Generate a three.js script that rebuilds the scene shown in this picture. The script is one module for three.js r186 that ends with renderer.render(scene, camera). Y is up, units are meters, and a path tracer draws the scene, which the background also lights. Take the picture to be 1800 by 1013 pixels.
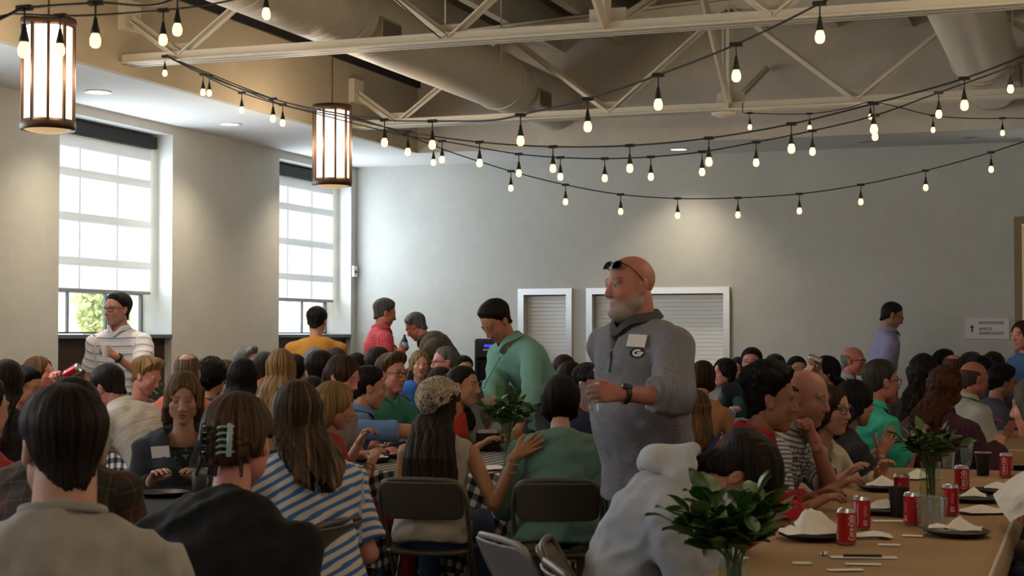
import * as THREE from 'three';
import { mergeGeometries } from 'three/addons/utils/BufferGeometryUtils.js';
import { RoundedBoxGeometry } from 'three/addons/geometries/RoundedBoxGeometry.js';
import { RectAreaLightUniformsLib } from 'three/addons/lights/RectAreaLightUniformsLib.js';
RectAreaLightUniformsLib.init();

// ------------------------------------------------------------------ camera, sky, sun, exposure
const scene = new THREE.Scene();
const FPX = 2800, W_PX = 1800, H_PX = 1013, YAW = 19.8 * Math.PI / 180, PITCH = 1.647 * Math.PI / 180, EYE = 1.46;
const camera = new THREE.PerspectiveCamera(2 * Math.atan(H_PX / 2 / FPX) * 180 / Math.PI, W_PX / H_PX, 0.1, 200);
camera.position.set(0, EYE, 0);
camera.rotation.order = 'YXZ';
camera.rotation.set(PITCH, YAW, 0);
camera.updateMatrixWorld(true);
camera.focus = 10.5; camera.userData.fStop = 9;
scene.background = new THREE.Color(0.86, 0.93, 1.0);
scene.backgroundIntensity = 4.2;
const sun = new THREE.DirectionalLight(new THREE.Color(1, 0.96, 0.9), 20);
sun.name = 'sun'; sun.position.set(-14, 14.6, -4.6); sun.target.position.set(0, 0, -5.5);
sun.castShadow = true;
Object.assign(sun.shadow.camera, { left: -14, right: 14, top: 14, bottom: -14, near: 1, far: 60 });
sun.shadow.mapSize.set(2048, 2048); sun.shadow.bias = -0.0005;
scene.add(sun, sun.target);
const renderer = new THREE.WebGLRenderer({ antialias: true });
renderer.toneMapping = THREE.LinearToneMapping;
renderer.toneMappingExposure = 0.93;
renderer.shadowMap.enabled = true;
const WINDOW_LIGHT = 6.6, WINDOW_COLOR = new THREE.Color(0.8, 0.94, 1.1);   // daylight through the translucent shades
const LAMP_WARM = new THREE.Color(1, 0.79, 0.54), DOWN_WARM = new THREE.Color(1, 0.84, 0.62);

// ------------------------------------------------------------------ helpers
let seed = 7;
const rnd = () => { seed = (seed + 0x6d2b79f5) | 0; let t = Math.imul(seed ^ (seed >>> 15), 1 | seed); t = (t + Math.imul(t ^ (t >>> 7), 61 | t)) ^ t; return ((t ^ (t >>> 14)) >>> 0) / 4294967296; };
const R = (a, b) => a + (b - a) * rnd();
const V = (x, y, z) => new THREE.Vector3(x, y, z);
const CF = V(-Math.sin(YAW), 0, -Math.cos(YAW)), CR = V(Math.cos(YAW), 0, -Math.sin(YAW));   // the view's forward and right on the ground
function rayDir(px, py) { return V((px - W_PX / 2) / FPX, -(py - H_PX / 2) / FPX, -1).applyQuaternion(camera.quaternion); }
function at(px, py, depth) { return rayDir(px, py).multiplyScalar(depth).add(camera.position); }   // a surveyed point: direction and distance
function atY(px, py, y) { const d = rayDir(px, py); return d.multiplyScalar((y - EYE) / d.y).add(camera.position); }
function atPlane(px, py, axis, v) { const d = rayDir(px, py); return d.multiplyScalar((v - camera.position[axis]) / d[axis]).add(camera.position); }
const taken = {};
function numbered(n) { const k = taken[n] = (taken[n] ?? -1) + 1; return k ? n + '_' + String(k).padStart(3, '0') : n; }
function tag(o, label, category, group, kind) { Object.assign(o.userData, { label, category }); if (group) o.userData.group = group; if (kind) o.userData.kind = kind; return o; }
function thing(name, label, category, pos, turn = 0, group) {
  const o = new THREE.Group(); o.name = numbered(name); if (pos) o.position.copy(pos); o.rotation.y = turn;
  scene.add(o); return tag(o, label, category, group);
}
function mesh(name, g, m, parent = scene) { const o = new THREE.Mesh(g, m); o.name = parent === scene ? numbered(name) : name; o.castShadow = o.receiveShadow = true; parent.add(o); return o; }
function struct(name, g, m, parent = scene) { const o = mesh(name, g, m, parent); if (parent === scene) o.userData.kind = 'structure'; return o; }
function norm(g) { // keep position, normal and uv only, indexed
  for (const k of Object.keys(g.attributes)) if (!['position', 'normal', 'uv'].includes(k)) g.deleteAttribute(k);
  if (!g.index) { const n = g.attributes.position.count, a = new Uint32Array(n); for (let i = 0; i < n; i++) a[i] = i; g.setIndex(new THREE.BufferAttribute(a, 1)); }
  return g;
}
const merge = (list) => list.length > 1 ? mergeGeometries(list.map(norm)) : norm(list[0]);
function box(x0, x1, y0, y1, z0, z1, b = 0) {   // box with metre uv
  const w = Math.abs(x1 - x0), h = Math.abs(y1 - y0), d = Math.abs(z1 - z0);
  const g = b ? new RoundedBoxGeometry(w, h, d, 2, Math.min(b, w / 2.01, h / 2.01, d / 2.01)) : new THREE.BoxGeometry(w, h, d);
  g.translate((x0 + x1) / 2, (y0 + y1) / 2, (z0 + z1) / 2); return metreUV(g);
}
function metreUV(g) {
  const p = g.attributes.position, n = g.attributes.normal, uv = new Float32Array(p.count * 2);
  for (let i = 0; i < p.count; i++) {
    const ax = Math.abs(n.getX(i)), ay = Math.abs(n.getY(i)), az = Math.abs(n.getZ(i));
    if (ay >= ax && ay >= az) { uv[2 * i] = p.getX(i); uv[2 * i + 1] = p.getZ(i); }
    else if (ax >= az) { uv[2 * i] = p.getZ(i); uv[2 * i + 1] = p.getY(i); }
    else { uv[2 * i] = p.getX(i); uv[2 * i + 1] = p.getY(i); }
  }
  g.setAttribute('uv', new THREE.BufferAttribute(uv, 2)); return g;
}
function bar(a, b, w, h = w, round = false, seg = 8) {   // straight member from a to b
  const d = b.clone().sub(a), len = d.length();
  const g = round ? new THREE.CylinderGeometry(w / 2, h / 2, len, seg) : new THREE.BoxGeometry(w, len, h);
  const q = new THREE.Quaternion().setFromUnitVectors(V(0, 1, 0), d.normalize());
  g.applyQuaternion(q); g.translate((a.x + b.x) / 2, (a.y + b.y) / 2, (a.z + b.z) / 2); return g;
}
function tube(pts, r, seg = 24, rs = 8, closed = false) { return new THREE.TubeGeometry(new THREE.CatmullRomCurve3(pts, closed), seg, r, rs, closed); }
function lathe(pts, seg = 24) { return new THREE.LatheGeometry(pts.map((p) => new THREE.Vector2(p[0], p[1])), seg); }
// value noise
const PERM = new Float32Array(4096); { let s = 99; for (let i = 0; i < 4096; i++) { s = (Math.imul(s, 1664525) + 1013904223) | 0; PERM[i] = ((s >>> 8) & 0xffff) / 32767.5 - 1; } }
const hash = (i, j, k) => PERM[((Math.imul(i, 73856093) ^ Math.imul(j, 19349663) ^ Math.imul(k, 83492791)) >>> 3) & 4095];
function noise(x, y, z) {
  const i = Math.floor(x), j = Math.floor(y), k = Math.floor(z); let u = x - i, v = y - j, w = z - k;
  u = u * u * (3 - 2 * u); v = v * v * (3 - 2 * v); w = w * w * (3 - 2 * w);
  const l = (a, b, t) => a + (b - a) * t;
  return l(l(l(hash(i, j, k), hash(i + 1, j, k), u), l(hash(i, j + 1, k), hash(i + 1, j + 1, k), u), v), l(l(hash(i, j, k + 1), hash(i + 1, j, k + 1), u), l(hash(i, j + 1, k + 1), hash(i + 1, j + 1, k + 1), u), v), w);
}
const clamp = (x, a, b) => x < a ? a : x > b ? b : x, lerp = (a, b, t) => a + (b - a) * t, sstep = (x, a, b) => { const t = clamp((x - a) / (b - a), 0, 1); return t * t * (3 - 2 * t); };
function dataTex(n, fn, srgb = true, rep = 1) {   // computed texture, fn(u, v) -> [r, g, b] 0..255
  const d = new Uint8Array(n * n * 4);
  for (let j = 0; j < n; j++) for (let i = 0; i < n; i++) { const c = fn(i / n, j / n, i, j), o = (j * n + i) * 4; d[o] = clamp(c[0], 0, 255); d[o + 1] = clamp(c[1], 0, 255); d[o + 2] = clamp(c[2], 0, 255); d[o + 3] = 255; }
  const t = new THREE.DataTexture(d, n, n); t.wrapS = t.wrapT = THREE.RepeatWrapping; t.magFilter = THREE.LinearFilter; t.minFilter = THREE.LinearMipmapLinearFilter; t.generateMipmaps = true;
  if (srgb) t.colorSpace = THREE.SRGBColorSpace; t.repeat.set(rep, rep); t.needsUpdate = true; return t;
}
function canvasTex(w, h, draw) { const c = document.createElement('canvas'); c.width = w; c.height = h; draw(c.getContext('2d'), w, h); const t = new THREE.CanvasTexture(c); t.colorSpace = THREE.SRGBColorSpace; t.wrapS = t.wrapT = THREE.RepeatWrapping; return t; }
function tnoise(u, v, f, k) { // tileable noise
  const x = u * f, y = v * f, i = Math.floor(x), j = Math.floor(y); let a = x - i, b = y - j; a = a * a * (3 - 2 * a); b = b * b * (3 - 2 * b);
  const h = (p, q) => hash(((p % f) + f) % f, ((q % f) + f) % f, k);
  return lerp(lerp(h(i, j), h(i + 1, j), a), lerp(h(i, j + 1), h(i + 1, j + 1), a), b);
}
const hex = (c) => new THREE.Color(c);
const std = (color, roughness = 0.8, o = {}) => new THREE.MeshStandardMaterial({ color, roughness, ...o });
const phys = (color, roughness, o = {}) => new THREE.MeshPhysicalMaterial({ color, roughness, ...o });
const grainBump = dataTex(256, (u, v) => { const g = 128 + 40 * tnoise(u, v, 32, 1) + 40 * tnoise(u, v, 96, 2) + 30 * hash(u * 256 | 0, v * 256 | 0, 5); return [g, g, g]; }, false);
const weaveBump = dataTex(128, (u, v) => { const g = 128 + 60 * Math.sin(u * 64 * Math.PI) * Math.sin(v * 64 * Math.PI) + 25 * tnoise(u, v, 16, 3); return [g, g, g]; }, false, 8);
// ------------------------------------------------------------------ the hall
const WALL_X = -7.5, WALL_B = -15.8, WALL_R = 1.9, WALL_F = 5.6, SOFFIT = 3.28, BULK_X = -6.3, BULK_B = -14.7, RIDGE = -2.8;
const plasterTone = dataTex(256, (u, v) => { const g = 247 + 4 * tnoise(u, v, 4, 11) + 4 * tnoise(u, v, 16, 12) + 3 * tnoise(u, v, 64, 13); return [g, g, g]; }, true, 0.25);
const mWall = std(hex('#c7c7c0'), 0.85, { map: plasterTone, bumpMap: grainBump, bumpScale: 0.0006 });
const mSoffit = std(hex('#d8d6d0'), 0.9, { bumpMap: grainBump, bumpScale: 0.0004 });
const mBulk = std(hex('#c6b79d'), 0.9, { map: plasterTone, bumpMap: grainBump, bumpScale: 0.0006 });
const mSteel = std(hex('#dcd3c0'), 0.55, { metalness: 0.0 });
const mDeck = std(hex('#6b6050'), 0.9);
const mJoist = std(hex('#d2c7b0'), 0.7);
const mBlack = std(hex('#17171a'), 0.6);
const mFloor = std(hex('#6c655c'), 0.45, { map: dataTex(512, (u, v) => { const g = 215 + 18 * tnoise(u, v, 8, 21) + 14 * tnoise(u, v, 40, 22) + 10 * tnoise(u, v, 128, 23); return [g, g * 0.985, g * 0.96]; }, true, 0.4) });
const mPanel = std(hex('#4a3129'), 0.6, { map: dataTex(256, (u, v) => { const g = 225 + 20 * tnoise(u, v, 64, 31) + 10 * tnoise(u, v, 8, 32); return [g, g, g]; }) });
const mFrame = std(hex('#55585c'), 0.5, { metalness: 0.2 });

struct('floor', box(WALL_X - 0.5, WALL_R + 0.3, -0.15, 0, WALL_B - 0.4, WALL_F + 0.3), mFloor);
// left wall, piers between the window bays (window pitch 3.6 m)
const bays = [[-15.67, -14.03], [-12.07, -10.44], [-8.47, -6.84], [-4.87, -3.24], [-1.27, 0.36], [2.33, 3.96]];
{
  const g = []; let z = WALL_F;
  for (let i = bays.length - 1; i >= 0; i--) { g.push(box(WALL_X - 0.42, WALL_X, 0, SOFFIT + 0.06, bays[i][1], z)); z = bays[i][0]; }
  g.push(box(WALL_X - 0.42, WALL_X, 0, SOFFIT + 0.06, WALL_B - 0.4, z));
  for (const [a, b] of bays) g.push(box(WALL_X - 0.42, WALL_X, 3.2, SOFFIT + 0.06, a, b));
  const w = struct('wall_left', merge(g), mWall);
  for (const [a, b] of bays) struct('panel', box(WALL_X - 0.42, WALL_X - 0.07, 0, 1.425, a, b), mPanel, w);
}
// windows
const mGlass = phys(hex('#ffffff'), 0.02, { transmission: 1, thickness: 0, ior: 1.45 });
const mShade = phys(hex('#f2f4f6'), 0.95, { transmission: 0.45, thickness: 0, side: THREE.DoubleSide, map: dataTex(128, (u, v) => { const g = 244 + 6 * hash(u * 128 | 0, 0, 41) + 6 * hash(0, v * 128 | 0, 42); return [g, g, g]; }, true, 3) });
const mSill = std(hex('#53606e'), 0.5);
bays.forEach(([a, b], i) => {
  const w = new THREE.Group(); w.name = 'window_' + (i + 1); w.userData.kind = 'structure'; scene.add(w);
  w.userData.label = i === 0 ? 'tall shaded steel window next to the room corner' : i === 1 ? 'tall shaded steel window behind the man in striped polo' : 'tall shaded steel window further along the left wall';
  const gx = WALL_X - 0.31, y0 = 1.46, y1 = 3.2, cols = [a, a + (b - a) * 0.335, a + (b - a) * 0.665, b], rows = [y0, 1.81, 2.17, 2.53, 2.89, y1];
  const fr = [box(gx - 0.015, gx + 0.015, y0, y0 + 0.016, a, b), box(gx - 0.03, gx + 0.03, y1 - 0.04, y1, a, b), box(gx - 0.015, gx + 0.015, y0, y1, a, a + 0.02), box(gx - 0.015, gx + 0.015, y0, y1, b - 0.02, b)];
  for (let c = 1; c < 3; c++) fr.push(box(gx - 0.012, gx + 0.012, y0, y1, cols[c] - 0.009, cols[c] + 0.009));
  for (let r = 1; r < 5; r++) fr.push(box(gx - 0.028, gx + 0.012, rows[r] - 0.013, rows[r] + 0.013, a, b));
  mesh('window_frame', merge(fr), mFrame, w);
  for (let r = 0; r < 5; r++) for (let c = 0; c < 3; c++) mesh('pane', box(gx - 0.002, gx + 0.002, rows[r] + 0.012, rows[r + 1] - 0.012, cols[c] + 0.01, cols[c + 1] - 0.01), mGlass, w);
  mesh('window_sill', box(WALL_X - 0.3, WALL_X + 0.015, 1.42, 1.455, a + 0.002, b - 0.002, 0.006), mSill, w);
  const sx = WALL_X - 0.2;
  // roller shade: its own thing
  const s = thing('roller_shade', ['white roller shade drawn down the window by the room corner', 'white roller shade drawn down the window behind the striped polo', 'white roller shade on the third window from the far corner', 'white roller shade on the fourth window from the far corner', 'white roller shade on the fifth window from the far corner', 'white roller shade on the sixth window from the far corner', 'white roller shade on the window farthest from the far corner'][i], 'shade', V(sx, 1.8, (a + b) / 2), 0, 'white roller shades');
  const hw = (b - a) / 2 - 0.02;
  mesh('fabric', box(-0.0012, 0.0012, 0.02, 1.3, -hw + 0.02, hw - 0.03), mShade, s);
  mesh('hem_bar', box(-0.012, 0.012, 0, 0.028, -hw + 0.02, hw - 0.03, 0.006), std(hex('#8f9297'), 0.5), s);
  mesh('cassette', box(-0.06, 0.06, 1.275, 1.385, -hw, hw, 0.008), mBlack, s);
  const L = new THREE.RectAreaLight(WINDOW_COLOR, WINDOW_LIGHT, hw * 2 - 0.06, 1.2);
  L.name = 'window_daylight'; L.position.set(sx + 0.06, 2.42, (a + b) / 2); L.lookAt(10, 2.42, (a + b) / 2); scene.add(L);
});
// back wall with two serving hatches and a doorway
{
  const hat = [[-5.56, -5.07], [-4.81, -3.41]], y0 = 1.0, y1 = 1.88, z0 = WALL_B - 0.3, z1 = WALL_B, dx = -0.56, dt = 2.5;
  const g = [box(WALL_X - 0.42, hat[0][0], 0, SOFFIT + 0.06, z0, z1), box(hat[0][1], hat[1][0], 0, SOFFIT + 0.06, z0, z1), box(hat[1][1], dx, 0, SOFFIT + 0.06, z0, z1), box(dx, dx + 1.1, dt, SOFFIT + 0.06, z0, z1), box(dx + 1.1, WALL_R + 0.3, 0, SOFFIT + 0.06, z0, z1)];
  for (const [a, b] of hat) g.push(box(a, b, 0, y0, z0, z1), box(a, b, y1, SOFFIT + 0.06, z0, z1));
  struct('wall_back', merge(g), mWall);
  const mInox = std(hex('#c7c8c8'), 0.28, { metalness: 0.9 }), mSlat = std(hex('#dededa'), 0.45, { metalness: 0.15 });
  hat.forEach(([a, b], i) => {
    const s = thing('rolling_shutter', i ? 'wide closed rolling serving shutter behind the big man in grey' : 'narrow closed rolling serving shutter behind the man in mint shirt', 'shutter', V((a + b) / 2, y0, WALL_B));
    const w = (b - a) / 2, h = y1 - y0, f = 0.052;
    mesh('frame', merge([box(-w - f, -w + 0.012, 0, h + f, -0.25, 0.035), box(w - 0.012, w + f, 0, h + f, -0.25, 0.035), box(-w + 0.012, w - 0.012, h - 0.012, h + f, -0.25, 0.035)]), mInox, s);
    mesh('counter', box(-w - f, w + f, -0.04, 0, -0.28, 0.16, 0.006), mInox, s);
    const sl = box(-w + 0.012, w - 0.012, 0.0005, 0.0405, -0.105, -0.09, 0.0028), n = Math.floor(h / 0.041);
    for (let k = 0; k < n; k++) mesh('slat', sl, mSlat, s).position.set(0, k * 0.041, 0);
    mesh('backing', box(-w, w, 0, h, -0.16, -0.115), mBlack, s);
  });
  // doorway at the far right, with the lit passage behind it
  const t = struct('trim_1', merge([box(dx - 0.07, dx, 0, dt + 0.07, WALL_B - 0.02, WALL_B + 0.02), box(dx + 1.1, dx + 1.17, 0, dt + 0.07, WALL_B - 0.02, WALL_B + 0.02), box(dx, dx + 1.1, dt, dt + 0.07, WALL_B - 0.02, WALL_B + 0.02)]), std(hex('#8d7a5c'), 0.6));
  struct('wall_passage', merge([box(dx - 0.9, dx + 2, 0, 2.8, z0 - 1.7, z0 - 1.6), box(dx - 0.5, dx - 0.42, 0, 2.8, z0 - 1.6, z0), box(dx + 1.6, dx + 1.7, 0, 2.8, z0 - 1.6, z0), box(dx - 0.5, dx + 1.7, 2.75, 2.85, z0 - 1.6, z0)]), std(hex('#c6a468'), 0.85));
  const fl = thing('passage_lamp', 'warm ceiling lamp inside the doorway passage', 'lamp', V(dx + 0.6, 2.66, z0 - 0.8));
  mesh('dish', lathe([[0, -0.05], [0.1, -0.04], [0.16, 0.0], [0.17, 0.06], [0, 0.07]], 24), std(hex('#fff0d8'), 0.6, { emissive: LAMP_WARM, emissiveIntensity: 1.0 }), fl);
  const pl = new THREE.PointLight(LAMP_WARM, 0.5); pl.position.set(dx + 0.6, 2.52, z0 - 0.8); pl.castShadow = true; scene.add(pl);
}
struct('wall_right', box(WALL_R, WALL_R + 0.3, 0, SOFFIT + 0.06, WALL_B - 0.3, WALL_F + 0.3), mWall);
struct('wall_front', box(WALL_X - 0.42, WALL_R + 0.3, 0, 5, WALL_F, WALL_F + 0.3), mWall);
struct('baseboard_left', merge(bays.slice(1).map(([a], i) => box(WALL_X, WALL_X + 0.015, 0, 0.1, bays[i][1] + 0.0, a))), std(hex('#6f675c'), 0.7));
struct('baseboard_back', box(WALL_X, -0.64, 0, 0.1, WALL_B, WALL_B + 0.015), std(hex('#6f675c'), 0.7));
// soffits and the raised middle of the ceiling
const BULK_R = RIDGE * 2 - BULK_X;
const roofY = (x) => 4.42 - 0.055 * Math.abs(x - RIDGE);
struct('ceiling', merge([box(WALL_X - 0.42, BULK_X - 0.05, SOFFIT, SOFFIT + 0.06, WALL_B - 0.3, WALL_F), box(BULK_X - 0.05, BULK_R + 0.05, SOFFIT, SOFFIT + 0.06, WALL_B - 0.3, BULK_B - 0.05), box(BULK_R + 0.05, WALL_R + 0.3, SOFFIT, SOFFIT + 0.06, WALL_B - 0.3, WALL_F)]), mSoffit);
struct('ceiling_bulkhead', merge([box(BULK_X - 0.06, BULK_X, SOFFIT - 0.004, 3.93, BULK_B, WALL_F), box(BULK_R, BULK_R + 0.06, SOFFIT - 0.004, 3.93, BULK_B, WALL_F)]), mBulk);
struct('wall_gable', box(BULK_X, BULK_R, SOFFIT - 0.004, 4.95, BULK_B - 0.06, BULK_B), std(hex('#ddd3c4'), 0.9, { map: plasterTone, bumpMap: grainBump, bumpScale: 0.0006 }));
struct('ceiling_slot', merge([box(BULK_X - 0.06, BULK_X + 0.03, 3.93, 4.02, BULK_B, WALL_F), box(BULK_R - 0.03, BULK_R + 0.06, 3.93, 4.02, BULK_B, WALL_F)]), mBlack);
struct('ceiling_upper', merge([box(BULK_X - 0.06, BULK_X, 4.02, 4.62, BULK_B, WALL_F), box(BULK_R, BULK_R + 0.06, 4.02, 4.62, BULK_B, WALL_F)]), std(hex('#b7a888'), 0.9));
{ // roof deck and its purlins
  const s = new THREE.Shape([[BULK_X - 0.1, 0.2], [RIDGE, 0.4], [BULK_R + 0.1, 0.2], [BULK_R + 0.1, 0.35], [RIDGE, 0.55], [BULK_X - 0.1, 0.35]].map((p) => new THREE.Vector2(p[0], p[1])));
  const g = new THREE.ExtrudeGeometry(s, { depth: WALL_F - BULK_B + 0.4, bevelEnabled: false }); g.translate(0, 4.26, BULK_B - 0.4);
  struct('roof_deck', metreUV(g), mDeck);
  for (let i = -5; i <= 5; i++) {
    const x = RIDGE + i * 0.66, y = roofY(x);
    const p = thing('roof_purlin', `cream roof purlin number ${i + 6} counted from the window side`, 'purlin', V(x, y, 0)); p.userData.kind = 'structure'; p.userData.group = 'roof purlins';
    mesh('web', box(-0.012, 0.012, -0.1, 0.2, BULK_B, WALL_F), mJoist, p); mesh('flange', box(-0.04, 0.04, -0.115, -0.1, BULK_B, WALL_F), mJoist, p);
  }
}
// steel roof trusses
function truss(z, label) {
  const yb = 3.37, t = thing('roof_truss', label, 'truss', V(RIDGE, yb, z), 0, 'cream steel roof trusses');
  const top = (x) => 0.86 - 0.052 * Math.abs(x), hw = -BULK_X + RIDGE;
  const ang = (a, b, w = 0.055) => merge([bar(a, b, w, 0.012), bar(a.clone().add(V(0, 0, 0.03)), b.clone().add(V(0, 0, 0.03)), 0.012, w)]);
  mesh('bottom_chord', merge([box(-hw, hw, -0.035, 0.035, -0.045, -0.033), box(-hw, hw, -0.035, 0.035, 0.033, 0.045), box(-hw, hw, -0.035, -0.024, -0.09, 0.09)]), mSteel, t);
  for (const s of [-1, 1]) {
    mesh('top_chord', merge([bar(V(s * hw, top(hw), 0), V(0, top(0), 0), 0.07, 0.1), bar(V(s * hw, top(hw) + 0.05, 0), V(0, top(0) + 0.05, 0), 0.02, 0.16)]), mSteel, t);
    const nodes = [V(s * 1.05, 0, 0), V(s * 3.06, 0, 0)], tops = [V(0, top(0), 0), V(s * 2.02, top(2), 0), V(s * (hw - 0.02), 0.3, 0)];
    mesh('diagonal', ang(nodes[0], tops[0]), mSteel, t); mesh('diagonal', ang(nodes[0], tops[1]), mSteel, t); mesh('diagonal', ang(nodes[1], tops[1]), mSteel, t); mesh('diagonal', ang(nodes[1], tops[2], 0.075), mSteel, t);
    for (const n of nodes) mesh('gusset', box(n.x - 0.1, n.x + 0.1, -0.03, 0.1, -0.032, -0.024), mSteel, t);
    mesh('bearing_plate', box(s * hw - 0.06, s * hw + 0.06, 0.2, 0.42, -0.1, 0.1, 0.005), mSteel, t);
    mesh('brace', ang(V(0, 0, s * 0.03), V(0.04, s < 0 ? 0.55 : 0.95, s * 1.48), 0.06), mSteel, t);
  }
  mesh('king_post', ang(V(0, -0.02, 0), V(0, top(0), 0), 0.06), mSteel, t);
  mesh('gusset', box(-0.12, 0.12, -0.03, 0.13, -0.034, -0.024), mSteel, t);
  return t;
}
truss(-13.2, 'cream steel roof truss nearer the far wall');
truss(-9.52, 'cream steel roof truss crossing the top of the picture');
truss(-5.84, 'cream steel roof truss overhead between the viewer and the near lantern');
truss(-2.16, 'cream steel roof truss overhead nearest the viewer');
// spiral ducts
const ductBump = dataTex(256, (u, v) => { const k = (v * 8 + u) % 1, g = 120 + 120 * Math.exp(-Math.pow((k - 0.5) * 14, 2)); return [g, g, g]; }, false);
for (const [x, label] of [[-4.85, 'round spiral air duct on the window side'], [-0.75, 'round spiral air duct at upper right']]) {
  const t = thing('air_duct', label, 'duct', V(x, 3.69, BULK_B));
  const L = WALL_F - BULK_B - 0.3, g = new THREE.CylinderGeometry(0.25, 0.25, L, 40, 1, true); g.rotateX(Math.PI / 2); g.translate(0, 0, L / 2);
  const uv = g.attributes.uv; for (let i = 0; i < uv.count; i++) uv.setXY(i, uv.getX(i), uv.getY(i) * L / 1.0);
  mesh('pipe', g, std(hex('#cdc2ae'), 0.5, { side: THREE.DoubleSide, bumpMap: ductBump, bumpScale: 0.006 }), t);
  const rings = []; for (let k = 0; k < 3; k++) { const r = new THREE.TorusGeometry(0.252, 0.008, 6, 40); r.translate(0, 0, 1.6 + k * 3.2); rings.push(r); }
  for (const r of rings) mesh('collar_ring', r, std(hex('#cdc2ae'), 0.5), t);
  for (const z of [0.9, 4.3, 7.6]) { const a = mesh('grille', box(0.16, 0.27, -0.19, -0.02, z, z + 0.34, 0.006), std(hex('#a89c86'), 0.5), t); mesh('grille_face', box(0.268, 0.274, -0.17, -0.04, z + 0.02, z + 0.32), std(hex('#6d6252'), 0.7), a); }
  for (const z of [2.2, 5.4, 8.6]) for (const s of [-1, 1]) mesh('hanger', bar(V(s * 0.253, 0, z), V(s * 0.253, 0.62, z), 0.012), mSteel, t);
}
// sprinkler and small fixings on the far truss
{ const p = atPlane(1272, 205, 'z', -13.3); const t = thing('smoke_detector', 'small cream fitting hanging under the far truss centre', 'detector', V(p.x, p.y + 0.04, -13.3));
  mesh('body', lathe([[0, -0.055], [0.05, -0.05], [0.1, -0.025], [0.11, 0], [0, 0]], 24), mSteel, t); mesh('stem', bar(V(0, 0, 0), V(0, 0.85, 0), 0.02, 0.02, true), mSteel, t); }
{ const p = atPlane(628, 478, 'x', WALL_X); const t = thing('wall_sensor', 'small white box on the wall beside the far corner', 'sensor', V(WALL_X, p.y, -15.73)); mesh('case', box(0, 0.03, -0.06, 0.06, -0.045, 0.045, 0.006), std(hex('#e8e8e4'), 0.5), t); mesh('lens', box(0.029, 0.033, -0.02, 0.01, -0.02, 0.02), mBlack, t); }
// wall sign
{
  const t = thing('direction_sign', 'pale wall sign with arrow reading RESTROOMS OFFICE WAREHOUSE', 'sign', V(-0.88, 1.51, WALL_B));
  const tex = canvasTex(640, 320, (c, w, h) => { c.fillStyle = '#d9cfd0'; c.fillRect(0, 0, w, h); c.fillStyle = '#2a2224'; c.font = 'bold 62px sans-serif'; c.textBaseline = 'middle';
    const put = (s, y, x1) => { c.save(); c.translate(196, y); c.scale(x1 / c.measureText(s).width, 1); c.fillText(s, 0, 0); c.restore(); };
    put('RESTROOMS', 72, 368); put('OFFICE', 168, 196); put('WAREHOUSE', 234, 368);
    c.fillRect(84, 140, 22, 76); c.beginPath(); c.moveTo(58, 150); c.lineTo(95, 104); c.lineTo(132, 150); c.fill(); });
  mesh('plate', box(-0.2, 0.2, -0.1, 0.1, 0, 0.012, 0.003), std(hex('#d9cfd0'), 0.6), t);
  const f = new THREE.PlaneGeometry(0.396, 0.196); f.translate(0, 0, 0.0128); mesh('lettering', f, std(hex('#ffffff'), 0.6, { map: tex }), t);
}
// recessed downlights
function downlight(x, z, on, label) {
  const t = thing('downlight', label, 'downlight', V(x, SOFFIT, z), 0, 'recessed soffit downlights');
  mesh('trim_ring', lathe([[0.075, -0.002], [0.098, -0.008], [0.1, -0.001], [0.075, 0.001]], 28), std(hex('#e6e4de'), 0.5), t);
  const d = new THREE.CircleGeometry(0.076, 28); d.rotateX(Math.PI / 2); d.translate(0, -0.003, 0);
  mesh('lens', d, on ? std(hex('#fff6e6'), 0.6, { emissive: DOWN_WARM, emissiveIntensity: 5, side: THREE.DoubleSide }) : std(hex('#9a958c'), 0.5, { side: THREE.DoubleSide }), t);
  if (on) { const s = new THREE.SpotLight(DOWN_WARM, 7, 0, 1.0, 1.0); s.position.set(x, SOFFIT - 0.03, z); s.target.position.set(x, 0, z); s.shadow.radius = 4; s.castShadow = true; s.name = 'downlight_beam'; scene.add(s, s.target); }
}
downlight(-6.97, -10.17, true, 'lit round downlight over the near window');
downlight(-6.97, -12.13, true, 'lit round downlight between the two windows');
downlight(-6.97, -14.1, true, 'lit round downlight nearest the far left corner');
downlight(-6.97, -8.2, true, 'lit round downlight left of the near lantern'); downlight(-6.97, -6.2, true, 'lit round downlight second left of the near lantern');
downlight(-3.76, -15.3, true, 'lit round downlight above the wide shutter'); downlight(-1.95, -15.3, false, 'unlit round downlight above the far right wall'); downlight(-1.0, -15.3, false, 'unlit round downlight nearest the doorway');
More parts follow.
